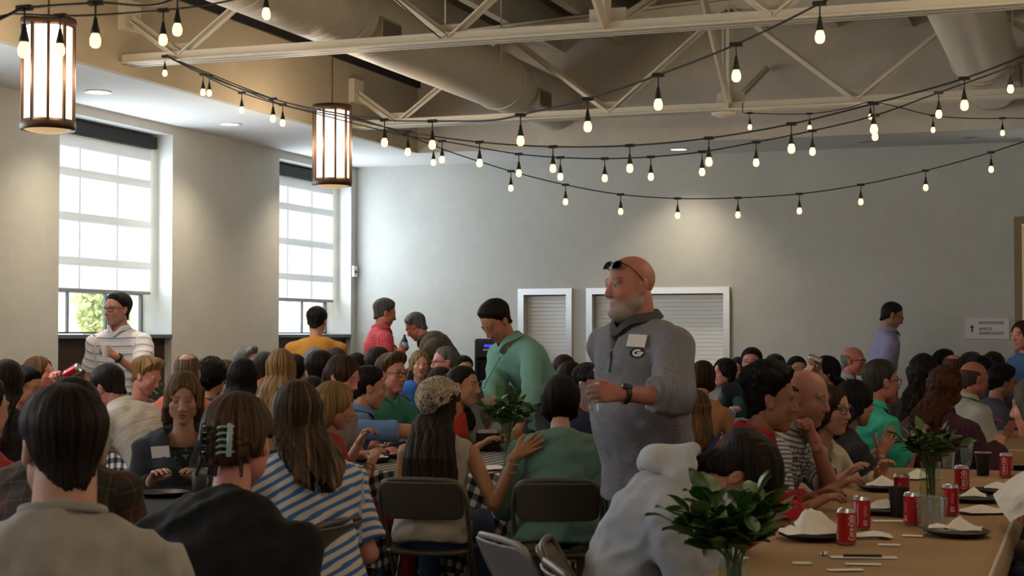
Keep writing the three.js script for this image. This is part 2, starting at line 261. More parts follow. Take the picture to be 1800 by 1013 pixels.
// ------------------------------------------------------------------ implicit surfaces for people
function surfaceNets(f, mn, mx, h) {
  const nx = Math.ceil((mx[0] - mn[0]) / h) + 2, ny = Math.ceil((mx[1] - mn[1]) / h) + 2, nz = Math.ceil((mx[2] - mn[2]) / h) + 2;
  const v = new Float32Array(nx * ny * nz).fill(1), B = 4, far = h * B * 1.25;
  for (let k = 0; k < nz; k += B) for (let j = 0; j < ny; j += B) for (let i = 0; i < nx; i += B) {
    const c = f(mn[0] + (i + 1.5) * h, mn[1] + (j + 1.5) * h, mn[2] + (k + 1.5) * h), k1 = Math.min(k + B, nz), j1 = Math.min(j + B, ny), i1 = Math.min(i + B, nx);
    const skip = Math.abs(c) > far + 0.012;
    for (let c3 = k; c3 < k1; c3++) for (let c2 = j; c2 < j1; c2++) for (let c1 = i; c1 < i1; c1++) v[(c3 * ny + c2) * nx + c1] = skip ? c : f(mn[0] + c1 * h, mn[1] + c2 * h, mn[2] + c3 * h);
  }
  const id = new Int32Array(nx * ny * nz).fill(-1), pos = [], idx = [], off = [];
  for (let k = 0; k < 2; k++) for (let j = 0; j < 2; j++) for (let i = 0; i < 2; i++) off.push((k * ny + j) * nx + i);
  const E = [[0, 1], [2, 3], [4, 5], [6, 7], [0, 2], [1, 3], [4, 6], [5, 7], [0, 4], [1, 5], [2, 6], [3, 7]];
  for (let k = 0; k < nz - 1; k++) for (let j = 0; j < ny - 1; j++) for (let i = 0; i < nx - 1; i++) {
    const o = (k * ny + j) * nx + i; let m = 0; for (let c = 0; c < 8; c++) if (v[o + off[c]] < 0) m |= 1 << c;
    if (m === 0 || m === 255) continue;
    let n = 0, x = 0, y = 0, z = 0;
    for (const [a, b] of E) { const va = v[o + off[a]], vb = v[o + off[b]]; if ((va < 0) === (vb < 0)) continue; const t = va / (va - vb); x += lerp(a & 1, b & 1, t); y += lerp((a >> 1) & 1, (b >> 1) & 1, t); z += lerp((a >> 2) & 1, (b >> 2) & 1, t); n++; }
    id[o] = pos.length / 3; pos.push(mn[0] + (i + x / n) * h, mn[1] + (j + y / n) * h, mn[2] + (k + z / n) * h);
  }
  const sx = 1, sy = nx, sz = nx * ny;
  const quad = (a, b, c, d, flip) => { if (a < 0 || b < 0 || c < 0 || d < 0) return; flip ? idx.push(a, c, b, a, d, c) : idx.push(a, b, c, a, c, d); };
  for (let k = 1; k < nz - 1; k++) for (let j = 1; j < ny - 1; j++) for (let i = 1; i < nx - 1; i++) {
    const o = (k * ny + j) * nx + i, s = v[o] < 0;
    if (s !== (v[o + sx] < 0)) quad(id[o - sy - sz], id[o - sz], id[o], id[o - sy], !s);
    if (s !== (v[o + sy] < 0)) quad(id[o - sx - sz], id[o - sx], id[o], id[o - sz], !s);
    if (s !== (v[o + sz] < 0)) quad(id[o - sx - sy], id[o - sy], id[o], id[o - sx], !s);
  }
  const g = new THREE.BufferGeometry();
  g.setAttribute('position', new THREE.BufferAttribute(new Float32Array(pos), 3)); g.setIndex(new THREE.BufferAttribute(new Uint32Array(idx), 1)); g.computeVertexNormals(); return g;
}
const smin = (a, b, k) => { const h = Math.max(k - Math.abs(a - b), 0) / k; return Math.min(a, b) - h * h * k * 0.25; };
const smax = (a, b, k) => -smin(-a, -b, k);
const ell = (x, y, z, cx, cy, cz, rx, ry, rz) => { const a = (x - cx) / rx, b = (y - cy) / ry, c = (z - cz) / rz, k0 = Math.sqrt(a * a + b * b + c * c), a2 = a / rx, b2 = b / ry, c2 = c / rz, k1 = Math.sqrt(a2 * a2 + b2 * b2 + c2 * c2); return k1 < 1e-6 ? -Math.min(rx, ry, rz) : k0 * (k0 - 1) / k1; };
function cap(x, y, z, a, b, ra, rb) { const bx = b.x - a.x, by = b.y - a.y, bz = b.z - a.z, px = x - a.x, py = y - a.y, pz = z - a.z, t = clamp((px * bx + py * by + pz * bz) / (bx * bx + by * by + bz * bz + 1e-9), 0, 1), dx = px - bx * t, dy = py - by * t, dz = pz - bz * t; return Math.sqrt(dx * dx + dy * dy + dz * dz) - (ra + (rb - ra) * t); }
const v3 = (x, y, z) => ({ x, y, z });
function paint(g, fn) { const p = g.attributes.position, c = new Float32Array(p.count * 3); for (let i = 0; i < p.count; i++) { const k = fn(p.getX(i), p.getY(i), p.getZ(i)); c[3 * i] = k[0]; c[3 * i + 1] = k[1]; c[3 * i + 2] = k[2]; } g.setAttribute('color', new THREE.BufferAttribute(c, 3)); return g; }
const lin = (h) => { const c = new THREE.Color(h); return [c.r, c.g, c.b]; };

// head frame: origin between the ears, +z is where the nose points, +x the person's left
function headSDF(o) {
  const J = o.jaw ?? 1, fat = o.fat ?? 0;
  return (x, y, z) => {
    const ax = Math.abs(x);
    let d = ell(x, y, z, 0, 0.034, -0.012, 0.0765, 0.087, 0.0985);
    d = smin(d, ell(x, y, z, 0, -0.03, 0.028, 0.0615 + fat * 0.012, 0.084, 0.066), 0.03);
    d = smin(d, ell(ax, y, z, 0.043, -0.058, 0.012, 0.02 * J + fat * 0.012, 0.03, 0.036), 0.035);
    d = smin(d, ell(x, y, z, 0, -0.1, 0.06, 0.026 * J, 0.018, 0.024), 0.03);
    if (fat) d = smin(d, ell(x, y, z, 0, -0.105, 0.02, 0.05, 0.03, 0.045), 0.03);
    d = smin(d, ell(ax, y, z, 0.04, -0.02, 0.062, 0.02, 0.02, 0.018), 0.02);            // cheek
    d = smin(d, ell(ax, y, z, 0.03, 0.03, 0.078, 0.026, 0.008, 0.012), 0.012);           // brow
    d = smax(d, -ell(ax, y, z, 0.031, 0.012, 0.106, 0.017, 0.011, 0.02), 0.012);         // socket
    d = smin(d, ell(ax, y, z, 0.031, 0.011, 0.0775, 0.0135, 0.0115, 0.0125), 0.002);     // eye
    d = smin(d, ell(ax, y, z, 0.031, 0.0185, 0.0805, 0.0155, 0.005, 0.0115), 0.004);     // lid
    d = smin(d, cap(x, y, z, v3(0, 0.022, 0.087), v3(0, -0.024, 0.108), 0.007, 0.0115), 0.012); // nose
    d = smin(d, ell(ax, y, z, 0.012, -0.029, 0.098, 0.0085, 0.007, 0.01), 0.007);
    d = smin(d, ell(x, y, z, 0, -0.0565, 0.0865, 0.0215, 0.006, 0.0095), 0.006);         // lips
    d = smin(d, ell(x, y, z, 0, -0.0685, 0.085, 0.018, 0.0065, 0.0095), 0.006);
    d = smax(d, -ell(x, y, z, 0, -0.0625, 0.098, 0.024, 0.0016, 0.008), 0.004);
    let e = ell(ax, y, z - (y) * -0.25, 0.079, -0.003, -0.012, 0.0105, 0.032, 0.019);
    e = smax(e, -ell(ax, y, z, 0.091, 0.0, -0.006, 0.007, 0.019, 0.01), 0.005);
    d = smin(d, e, 0.006);
    if (o.beard) { d = smin(d, ell(x, y, z, 0, -0.09, 0.045, 0.052, 0.042, 0.052) - 0.004 + 0.002 * noise(x * 190, y * 120, z * 190), 0.012); }
    return d;
  };
}
const headCache = {};
function headGeo(o, cell) {
  const key = [o.jaw, o.fat, o.beard ? 1 : 0, cell].join(); if (headCache[key]) return headCache[key];
  return headCache[key] = surfaceNets(headSDF(o), [-0.1, -0.16, -0.125], [0.1, 0.13, 0.135], cell);
}
function headPaint(g, o) { // what the skin is made of: lips, brows, eyes, stubble
  const sk = lin(o.skin), hr = lin(o.brow ?? o.hair ?? '#3a2a20'), lip = lin(o.lips ?? '#a5584e'), bd = o.beard || o.stubble ? lin(o.beard || o.stubble) : null;
  const mix = (a, b, t) => [lerp(a[0], b[0], t), lerp(a[1], b[1], t), lerp(a[2], b[2], t)];
  return paint(g, (x, y, z) => {
    const ax = Math.abs(x); let c = sk;
    c = mix(c, [sk[0] * 1.02, sk[1] * 0.8, sk[2] * 0.76], 0.5 * Math.max(0, 1 - Math.hypot(ax - 0.045, y + 0.025, z - 0.075) / 0.035) + 0.5 * Math.max(0, 1 - Math.hypot(x, y + 0.024, z - 0.115) / 0.022));
    if (bd) { let t = sstep(-(y + 0.006 + 0.5 * Math.max(z, 0)) + 0.006 * noise(x * 90, y * 90, z * 90), -0.004, 0.022) * sstep(z, -0.03, -0.004); if (Math.hypot(ax * 0.7, y + 0.043, (z - 0.1) * 0.5) < 0.017) t = Math.max(t, 0.9); if (ax > 0.064 && y > -0.05) t *= 0.6; t *= (o.stubble && !o.beard ? 0.42 : 0.9) + 0.15 * noise(x * 300, y * 300, z * 300); c = mix(c, bd, clamp(t, 0, 1)); }
    if (z > 0.07 && Math.hypot(x / 0.022, (y + 0.062) / 0.0115) < 1) c = mix(c, lip, 0.85);
    if (z > 0.06 && ax > 0.012 && ax < 0.052 && Math.abs(y - 0.0365 + 3.2 * (ax - 0.03) ** 2) < 0.0052) c = mix(c, hr, 0.8);
    if (!o.closed && z > 0.07 && Math.hypot((ax - 0.031) / 0.0125, (y - 0.0105) / 0.0062) < 1) { c = [0.55, 0.52, 0.49]; if (Math.hypot(ax - 0.031, y - 0.0105) < 0.0058) c = [0.03, 0.022, 0.018]; }
    else if (z > 0.07 && Math.hypot((ax - 0.031) / 0.015, (y - 0.0115) / (o.closed ? 0.005 : 0.0088)) < 1) c = mix(c, hr, o.closed ? 0.45 : 0.55);
    return c;
  });
}
// hair. p is in a frame at the head centre turned only in yaw (so hair hangs along -y); q is in the head frame
const hairCache = {};
function hairGeo(o, cell, pitch, roll, lean) {
  const key = [o.style, o.len ?? '', o.vol ?? '', o.part ?? '', o.front ?? '', cell, Math.round(pitch * 12), Math.round((roll ?? 0) * 12), Math.round(lean * 8), o.hs ?? 0, o.hi ?? 0, Math.round((o.yaw ?? 0) * 10), o.zb ? o.zb.map((v) => v.toFixed(2)).join('/') : ''].join();
  if (hairCache[key]) return hairCache[key];
  const M = new THREE.Matrix4().makeRotationFromEuler(new THREE.Euler(pitch, 0, roll, 'YXZ')).invert().elements, tl = Math.tan(clamp(lean, -0.2, 0.8));
  const st = o.style, vol = o.vol ?? 0.014, len = o.len ?? 0.3, hs = (o.hs ?? 0) * 13.7, longish = ['long', 'bob', 'wavy', 'pony', 'halfup'].includes(st), curl = st === 'curly' || st === 'wavy' || o.curl;
  const f = (x, y, z) => {
    const qx = M[0] * x + M[4] * y + M[8] * z, qy = M[1] * x + M[5] * y + M[9] * z, qz = M[2] * x + M[6] * y + M[10] * z, ax = Math.abs(qx);
    const th = Math.atan2(qx, -(qz + 0.012)), el = Math.atan2(qy - 0.02, Math.hypot(qx, qz + 0.012));
    let sn = noise(th * 9 + hs, el * 1.6 + hs, 3) * 0.6 + noise(th * 24 + hs, el * 3, 7) * 0.4;
    if (curl) sn = noise(qx * 55 + hs, qy * 45, qz * 55) * 1.1 + 0.4 * noise(qx * 110, qy * 90, qz * 110 + hs);
    const hl = o.hl ?? (longish ? 0.074 : 0.086);
    const front = lerp(0.012, hl, sstep(qz, -0.01, 0.075)) + (o.part ? 0.012 * sstep(Math.abs(qx - (o.part ?? 0)), 0, 0.03) * -1 : 0);
    const side = -0.022 - 0.02 * sstep(ax, 0.05, 0.08), low = lerp(-0.078 - (o.nape ?? 0) + 0.03 * sstep(ax, 0.02, 0.06), side, sstep(qz, -0.055, 0.0));
    const rg = 0.009 * noise(th * 22 + hs, 0.3, 9) + 0.004 * noise(th * 60, 0.7, hs);
    const lim = rg + (qz > 0.012 ? (longish ? (o.hl ? front : -0.06) : Math.max(front, 0.0)) : low);
    let v = vol, top = sstep(qy, 0.02, 0.09);
    if (st === 'short' || st === 'quiff') v = lerp(0.004 + vol * 0.25, vol * 1.3, sstep(qy + 0.25 * Math.max(0, -qz - 0.03), -0.01, 0.085));
    if (st === 'flat') v = lerp(0.003, 0.04, sstep(qy, 0.02, 0.11));
    if (st === 'quiff') v += 0.02 * sstep(qy, 0.05, 0.1) * sstep(qz, -0.02, 0.06);
    if (!longish && st !== 'bun') v = Math.max(0.0016, v * lerp(0.1, 1, sstep(qy - lim, -0.006, 0.06)));
    let d;
    if (longish || st === 'bun') d = ell(qx, qy, qz, 0, 0.032, -0.014, 0.0765 + v, 0.0865 + v * 1.1, 0.0985 + v) - 0.0035 * sn * (curl ? 2 : 1);
    else d = smin(ell(qx, qy, qz, 0, 0.034, -0.012, 0.0765, 0.087, 0.0985), cap(qx, qy, qz, v3(0, -0.02, -0.03), v3(0, -0.15, -0.05), 0.057, 0.056), 0.03) - v * 1.15 - (0.0028 * sn * (curl ? 2.2 : 1)) * clamp(v / 0.01, 0.25, 1);
    // face and neck line
    if (st === 'fringe') { d = smax(smax(d, qy - (0.052 - 0.02 * sstep(qz, -0.04, 0.03)), 0.012), qz + 0.004, 0.006); }
    d = smax(d, (lim - qy) * 0.8, 0.008);
    if (!longish && qz > -0.028 && qz < 0.02) d = smax(d, -(ell(ax, qy, qz, 0.08, -0.006, -0.008, 0.03, 0.03, 0.024)), 0.006);  // round the ear
    if (o.bald) d = smax(d, -(ell(qx, qy, qz, 0, 0.13, -0.0 + (o.bald === 2 ? 0.03 : -0.05), 0.055, 0.07, o.bald === 2 ? 0.13 : 0.06)), 0.01);
    if (longish && !o.hl) d = smax(d, -(ell(qx - (o.part ?? 0.008), qy, qz, 0, -0.02, 0.1, 0.062, 0.104, 0.085) + 0.005 * sn), 0.012);
    if (longish) {
      const ya = (o.yaw ?? 0) * sstep(-y, 0.02, 0.16); if (ya) { const c0 = Math.cos(ya), s0 = Math.sin(ya), x1 = x * c0 + z * s0; z = -x * s0 + z * c0; x = x1; }
      const fall = -y, t = clamp(fall / len, 0, 1.2); let zc = -tl * Math.max(0, fall - 0.1) - (o.back ?? 0.055) * sstep(fall, 0.06, 0.2); if (o.zb) { const fi = clamp(fall / 0.02, 0, o.zb.length - 1.001), k0 = fi | 0; zc = Math.min(zc, lerp(o.zb[k0], o.zb[k0 + 1], fi - k0)); } const spread = st === 'bob' ? 0.016 : 0.02 + 0.03 * t * (o.spread ?? 1);
      const tx = Math.atan2(x, -(z - zc + 0.03)), rag = (st === 'bob' ? 0.018 : 0.07) * noise(tx * 5 + hs, 0.5, 1) + 0.03 * noise(tx * 21 + hs, 1.5, 1);
      const wv = st === 'wavy' ? 0.012 * Math.sin(y * 42 + 4 * noise(tx * 3, 0, hs)) : 0;
      let a = 0.077 + spread - 0.025 * sstep(t, 0.7, 1.1) + 0.007 * noise(y * 9 + hs, 2.2, x > 0 ? 1 : 5), b = 0.09 + spread * 0.4 - 0.045 * sstep(t, 0.3, 0.9);
      const zz = z - zc - wv + 0.012, xx = x + wv; let e = (Math.sqrt((xx / a) ** 2 + (zz / b) ** 2) - 1) * Math.min(a, b);
      e -= 0.0045 * (noise(tx * 14 + hs, y * 5, 2) + 0.7 * noise(tx * 34 + hs, y * 8, 4)) * (curl ? 1.8 : 1);
      e = smax(e, y - 0.05, 0.02); e -= 0.006 * noise(tx * 4 + hs, y * 7, 6); e = smax(e, -(y + len + rag - 0.05 * Math.abs(x) / 0.1), 0.012);
      const open = (o.front ? 0.055 : 0.015) - (o.front ? 0.02 : 0.03) * sstep(fall, 0.02, 0.2);
      e = smax(e, zz - open, 0.015);
      if (o.front) e = smax(e, -ell(x, y, z, 0, -0.05, 0.05, 0.062, 0.16, 0.09), 0.01);
      e = smax(e, -(ell(x, y, zz, 0, -0.13, 0.02, 0.045, 0.12, 0.05)), 0.01);
      if (st === 'pony') { const bx = cap(x, y, z, v3(0, 0.03, -0.11), v3(0, -len, -0.12 - tl * len), 0.03, 0.018) - 0.004 * noise(tx * 20, y * 9, hs); e = bx; }
      d = smin(d, e, 0.02);
      if (st === 'pony') d = Math.max(d, -0.2);
    }
    if (st === 'bun') { // loose gathered hair at the back
      d = smin(d, ell(qx, qy, qz, 0, 0.0, -0.1, 0.062, 0.07, 0.05) - 0.007 * noise(qx * 40 + 3 * Math.sin(qy * 40), qy * 30, qz * 40) - 0.004 * noise(qx * 110, qy * 70, qz * 100), 0.02);
      for (let k = 0; k < 9; k++) { const a0 = (k - 4) * 0.3, r = cap(qx, qy, qz, v3(Math.sin(a0) * 0.06, 0.09 - Math.abs(k - 4) * 0.018, -0.075), v3(Math.sin(a0) * 0.085, -0.02 - (k % 3) * 0.035, -0.08), 0.012, 0.005); d = smin(d, r, 0.008); }
    }
    if (st === 'topbun') d = smin(d, ell(qx, qy, qz, 0, 0.03, -0.12, 0.035, 0.035, 0.03) - 0.003 * sn, 0.012);
    return d;
  };
  const lo = longish ? -len - 0.08 : -0.14, back = longish ? Math.min(-0.25 - Math.max(0, tl) * len, o.zb ? Math.min(...o.zb) - 0.16 : 0) - 0.03 : -0.2;
  const wide = 0.16 + Math.abs(Math.sin(o.yaw ?? 0)) * (o.zb ? 0.3 : 0.05), g = surfaceNets(f, [-wide, lo, back], [wide, 0.17, 0.15], cell);
  // grain of the strands, as a factor on the dye
  paint(g, (x, y, z) => { const th = Math.atan2(x, -(z + 0.012)), n = curl ? 0.5 * noise(x * 60, y * 60, z * 60) + 0.5 * noise(x * 140, y * 100, z * 140) : 0.55 * noise(th * 16 + hs, y * 5 + z * 3, 1) + 0.45 * noise(th * 45 + hs, y * 6, 5); let k = 0.8 + 0.5 * n; if (o.hi) { const tt = y < -0.04 ? x * 13 : th, m = sstep(0.8 * noise(tt * 6 + hs, 0.3, 8) + 0.7 * noise(tt * 17 + hs, y * 2, 9) + 0.5 * Math.abs(tt) - 0.45 + 1.2 * Math.max(0, -y - 0.1), -0.15, 0.5); k *= 1 + o.hi * m; } return [k, k * (1 - 0.0), k]; });
  const gp = g.attributes.position, gu = new Float32Array(gp.count * 2);
  for (let i = 0; i < gp.count; i++) { const x = gp.getX(i), y = gp.getY(i), z = gp.getZ(i); gu[2 * i] = curl ? x * 3 + z * 2 : Math.atan2(x, -(z + 0.012)) * 0.32 + 0.012 * noise(x * 22, y * 14, z * 22 + hs); gu[2 * i + 1] = y * 1.6 + z * 0.5; }
  g.setAttribute('uv', new THREE.BufferAttribute(gu, 2));
  return hairCache[key] = g;
}
// hands: wrist at the origin, fingers along +y, palm towards +z, thumb on +x
const handCache = {};
const FINGERS = { relax: [[0.35, 0.4, 0.3], 0.5], flat: [[0.06, 0.08, 0.06], 0.9], grip: [[0.75, 0.8, 0.55], 0.25], pinch: [[0.7, 0.6, 0.35], 0.1], fist: [[1.35, 1.5, 0.9], 0.1] };
function handGeo(pose, cell) {
  const key = pose + cell; if (handCache[key]) return handCache[key];
  const [bend, th] = FINGERS[pose], caps = [], base = [[0.027, 0.086, 0.072], [0.009, 0.09, 0.08], [-0.009, 0.087, 0.074], [-0.026, 0.079, 0.058]];
  const palm = base.map(([x, y]) => [v3(x * 0.55, 0.006, 0), v3(x, y, 0.002), 0.0135, 0.0105]);
  base.forEach(([x, y, L], i) => {
    let a = 0, p = v3(x, y, 0.002), sp = (1.5 - i) * 0.05 * (pose === 'flat' ? 2.2 : 1);
    [0.46, 0.3, 0.24].forEach((f, j) => { a += bend[j] * (1 + 0.08 * i); const q = v3(p.x + Math.sin(sp) * f * L * Math.cos(a), p.y + Math.cos(a) * f * L, p.z + Math.sin(a) * f * L); caps.push([p, q, 0.0098 - j * 0.0009 - (i === 3 ? 0.001 : 0), 0.0092 - j * 0.001 - (i === 3 ? 0.001 : 0)]); p = q; });
  });
  const tb = [v3(0.017, 0.02, 0.006), v3(0.036 + 0.008 * th, 0.046, 0.015), v3(0.043 + 0.022 * th, 0.072, 0.024), v3(0.04 + 0.03 * th, 0.094, 0.03)];
  const f = (x, y, z) => {
    let d = 9; for (const [a, b, r, s] of palm) d = smin(d, cap(x, y, z, a, b, r, s), 0.012);
    d = smin(d, cap(x, y, z, tb[0], tb[1], 0.0145, 0.0115), 0.012);
    for (const [a, b, r, s] of caps) d = smin(d, cap(x, y, z, a, b, r, s), 0.0035);
    d = smin(d, cap(x, y, z, tb[1], tb[2], 0.0112, 0.0098), 0.004); d = smin(d, cap(x, y, z, tb[2], tb[3], 0.0098, 0.0082), 0.003);
    return smin(d, cap(x, y, z, v3(0, -0.03, 0), v3(0, 0.012, 0), 0.0235, 0.022), 0.014);
  };
  return handCache[key] = surfaceNets(f, [-0.06, -0.06, -0.04], [0.095, 0.19, 0.11], cell);
}
// ------------------------------------------------------------------ people
const mSkin = std(hex('#ffffff'), 0.52, { vertexColors: true });
const strandTex = (lo, hi, srgb) => { const t = dataTex(512, (u, v) => { const n = 0.5 * noise(u * 34, v * 3, 2) + 0.6 * noise(u * 95, v * 5, 4) + 0.55 * noise(u * 210, v * 9, 6); const g = lerp(lo, hi, clamp(0.5 + 0.62 * n, 0, 1)); return [g, g, g]; }, srgb); t.wrapS = t.wrapT = THREE.MirroredRepeatWrapping; return t; };
const hairMap = strandTex(120, 255, true), hairBump = strandTex(0, 255, false);
const mHairCache = {}, mClothCache = {};
const hairMat = (c) => mHairCache[c] ??= phys(hex(c).multiplyScalar(1.0), 0.6, { vertexColors: true, specularIntensity: 0.3, map: hairMap, bumpMap: hairBump, bumpScale: 0.0035 });
const cloth = (c, tex, rough = 0.9) => mClothCache[c + (tex ?? '') + rough] ??= std(hex(c), rough, { bumpMap: weaveBump, bumpScale: 0.0007, map: tex ? PRINT[tex]() : null });
const printCache = {}, px256 = (n, fn) => printCache[n] ??= dataTex(256, fn, true, 1);
const mixc = (a, b, t) => [lerp(a[0], b[0], t), lerp(a[1], b[1], t), lerp(a[2], b[2], t)];
const RGB = (h) => [parseInt(h.slice(1, 3), 16), parseInt(h.slice(3, 5), 16), parseInt(h.slice(5, 7), 16)];
// prints repeat every metre / 2 (uv in metres, repeat 2); v runs along the body, u across
function print(name, fn, rep = 2) { return () => { const t = px256(name, fn); t.repeat.set(rep, rep); return t; }; }
const band = (v, n, duty, soft = 0.03) => { const k = (v * n) % 1; return sstep(k, 0, soft) * (1 - sstep(k, duty, duty + soft)); };
const PRINT = {
  bluestripe: print('bluestripe', (u, v) => mixc(RGB('#d8cdbd'), RGB('#3f6fb0'), band(v, 14, 0.42, 0.08))),
  finestripe: print('finestripe', (u, v) => mixc(RGB('#dcd3c8'), RGB('#8f8a86'), band(v, 60, 0.35, 0.2))),
  polostripe: print('polostripe', (u, v) => { const a = band(v, 8, 0.16, 0.05), b = band(v + 0.025, 8, 0.06, 0.04); return mixc(mixc(RGB('#e4e2e4'), RGB('#8b8aa2'), a), RGB('#a9a0a0'), b); }),
  plaid: print('plaid', (u, v) => { let c = RGB('#3a3128'); c = mixc(c, RGB('#5a2f22'), 0.55 * band(u, 4, 0.4, 0.04)); c = mixc(c, RGB('#23291f'), 0.6 * band(v, 4, 0.45, 0.04)); c = mixc(c, RGB('#8a6a3c'), 0.5 * band(u + 0.1, 8, 0.06, 0.03)); return mixc(c, RGB('#77603e'), 0.5 * band(v + 0.06, 8, 0.07, 0.03)); }),
  smallplaid: print('smallplaid', (u, v) => { let c = RGB('#d4c6b4'); c = mixc(c, RGB('#8b7c70'), 0.5 * band(u, 24, 0.25, 0.1)); return mixc(c, RGB('#8b7c70'), 0.5 * band(v, 24, 0.25, 0.1)); }),
  pinkcheck: print('pinkcheck', (u, v) => { let c = RGB('#c9414f'); c = mixc(c, RGB('#dd8d98'), 0.55 * band(u, 20, 0.3, 0.1)); return mixc(c, RGB('#a92f3f'), 0.5 * band(v, 20, 0.3, 0.1)); }),
  heather: print('heather', (u, v, i, j) => { const n = 0.5 + 0.5 * (0.5 * tnoise(u, v, 128, 61) + 0.35 * hash(i >> 2, j, 62) + 0.3 * hash(i >> 4, j, 63)); return mixc(RGB('#57565a'), RGB('#94929a'), clamp(n, 0, 1)); }, 4),
  darkprint: print('darkprint', (u, v) => { const n = tnoise(u, v, 40, 71) + 0.5 * tnoise(u * 1, v, 90, 72); return n > 0.55 ? RGB('#5a7a80') : n > 0.4 ? RGB('#2c3f42') : RGB('#141618'); }),
  leafprint: print('leafprint', (u, v) => { const s = band(v, 26, 0.4, 0.2), n = tnoise(u, v, 44, 73); return mixc(mixc(RGB('#b9b8b8'), RGB('#55565c'), s), RGB('#3a3b42'), n > 0.25 && v % 0.5 > 0.2 ? 0.8 : 0); }),
  maroonknit: print('maroonknit', (u, v) => { const k = Math.sin((u * 30 + 0.5 * Math.sin(v * 60)) * 6.28) * Math.sin(v * 24 * 6.28), n = tnoise(u, v, 60, 74); return mixc(RGB('#3a1220'), RGB('#6d3445'), clamp(k * 0.5 + n * 0.6, 0, 1)); }),
  lace: print('lace', (u, v) => { const k = Math.sin(u * 60 * 6.28 + 3 * Math.sin(v * 40 * 6.28)) * Math.sin(v * 50 * 6.28), n = tnoise(u, v, 50, 75); return k + n > 0.25 ? RGB('#5b4a38') : RGB('#c8b79a'); }),
};
const shoeGeo = surfaceNets((x, y, z) => smax(smin(ell(x, y, z, 0, 0.035, 0.09, 0.046, 0.045, 0.12), ell(x, y, z, 0, 0.05, -0.01, 0.042, 0.06, 0.07), 0.03), -y, 0.006), [-0.07, -0.02, -0.1], [0.07, 0.14, 0.23], 0.012);
metreUV(shoeGeo);
const FA = { m: [[-0.3, 0.165, 0.125], [0, 0.168, 0.122], [0.22, 0.158, 0.116], [0.45, 0.152, 0.112], [0.7, 0.17, 0.12], [0.88, 0.165, 0.1], [1, 0.1, 0.068]], f: [[-0.3, 0.18, 0.13], [0, 0.172, 0.122], [0.22, 0.15, 0.106], [0.45, 0.132, 0.1], [0.7, 0.148, 0.11], [0.88, 0.14, 0.088], [1, 0.085, 0.06]] };
function prof(tab, t) { if (t <= tab[0][0]) return tab[0]; for (let i = 1; i < tab.length; i++) if (t <= tab[i][0]) { const a = tab[i - 1], b = tab[i], k = (t - a[0]) / (b[0] - a[0]); return [t, lerp(a[1], b[1], k), lerp(a[2], b[2], k)]; } return tab[tab.length - 1]; }
const Y = (v, q) => { const g = V(v.x, v.y, v.z); return g.applyQuaternion(q); };
const PEOPLE = {};

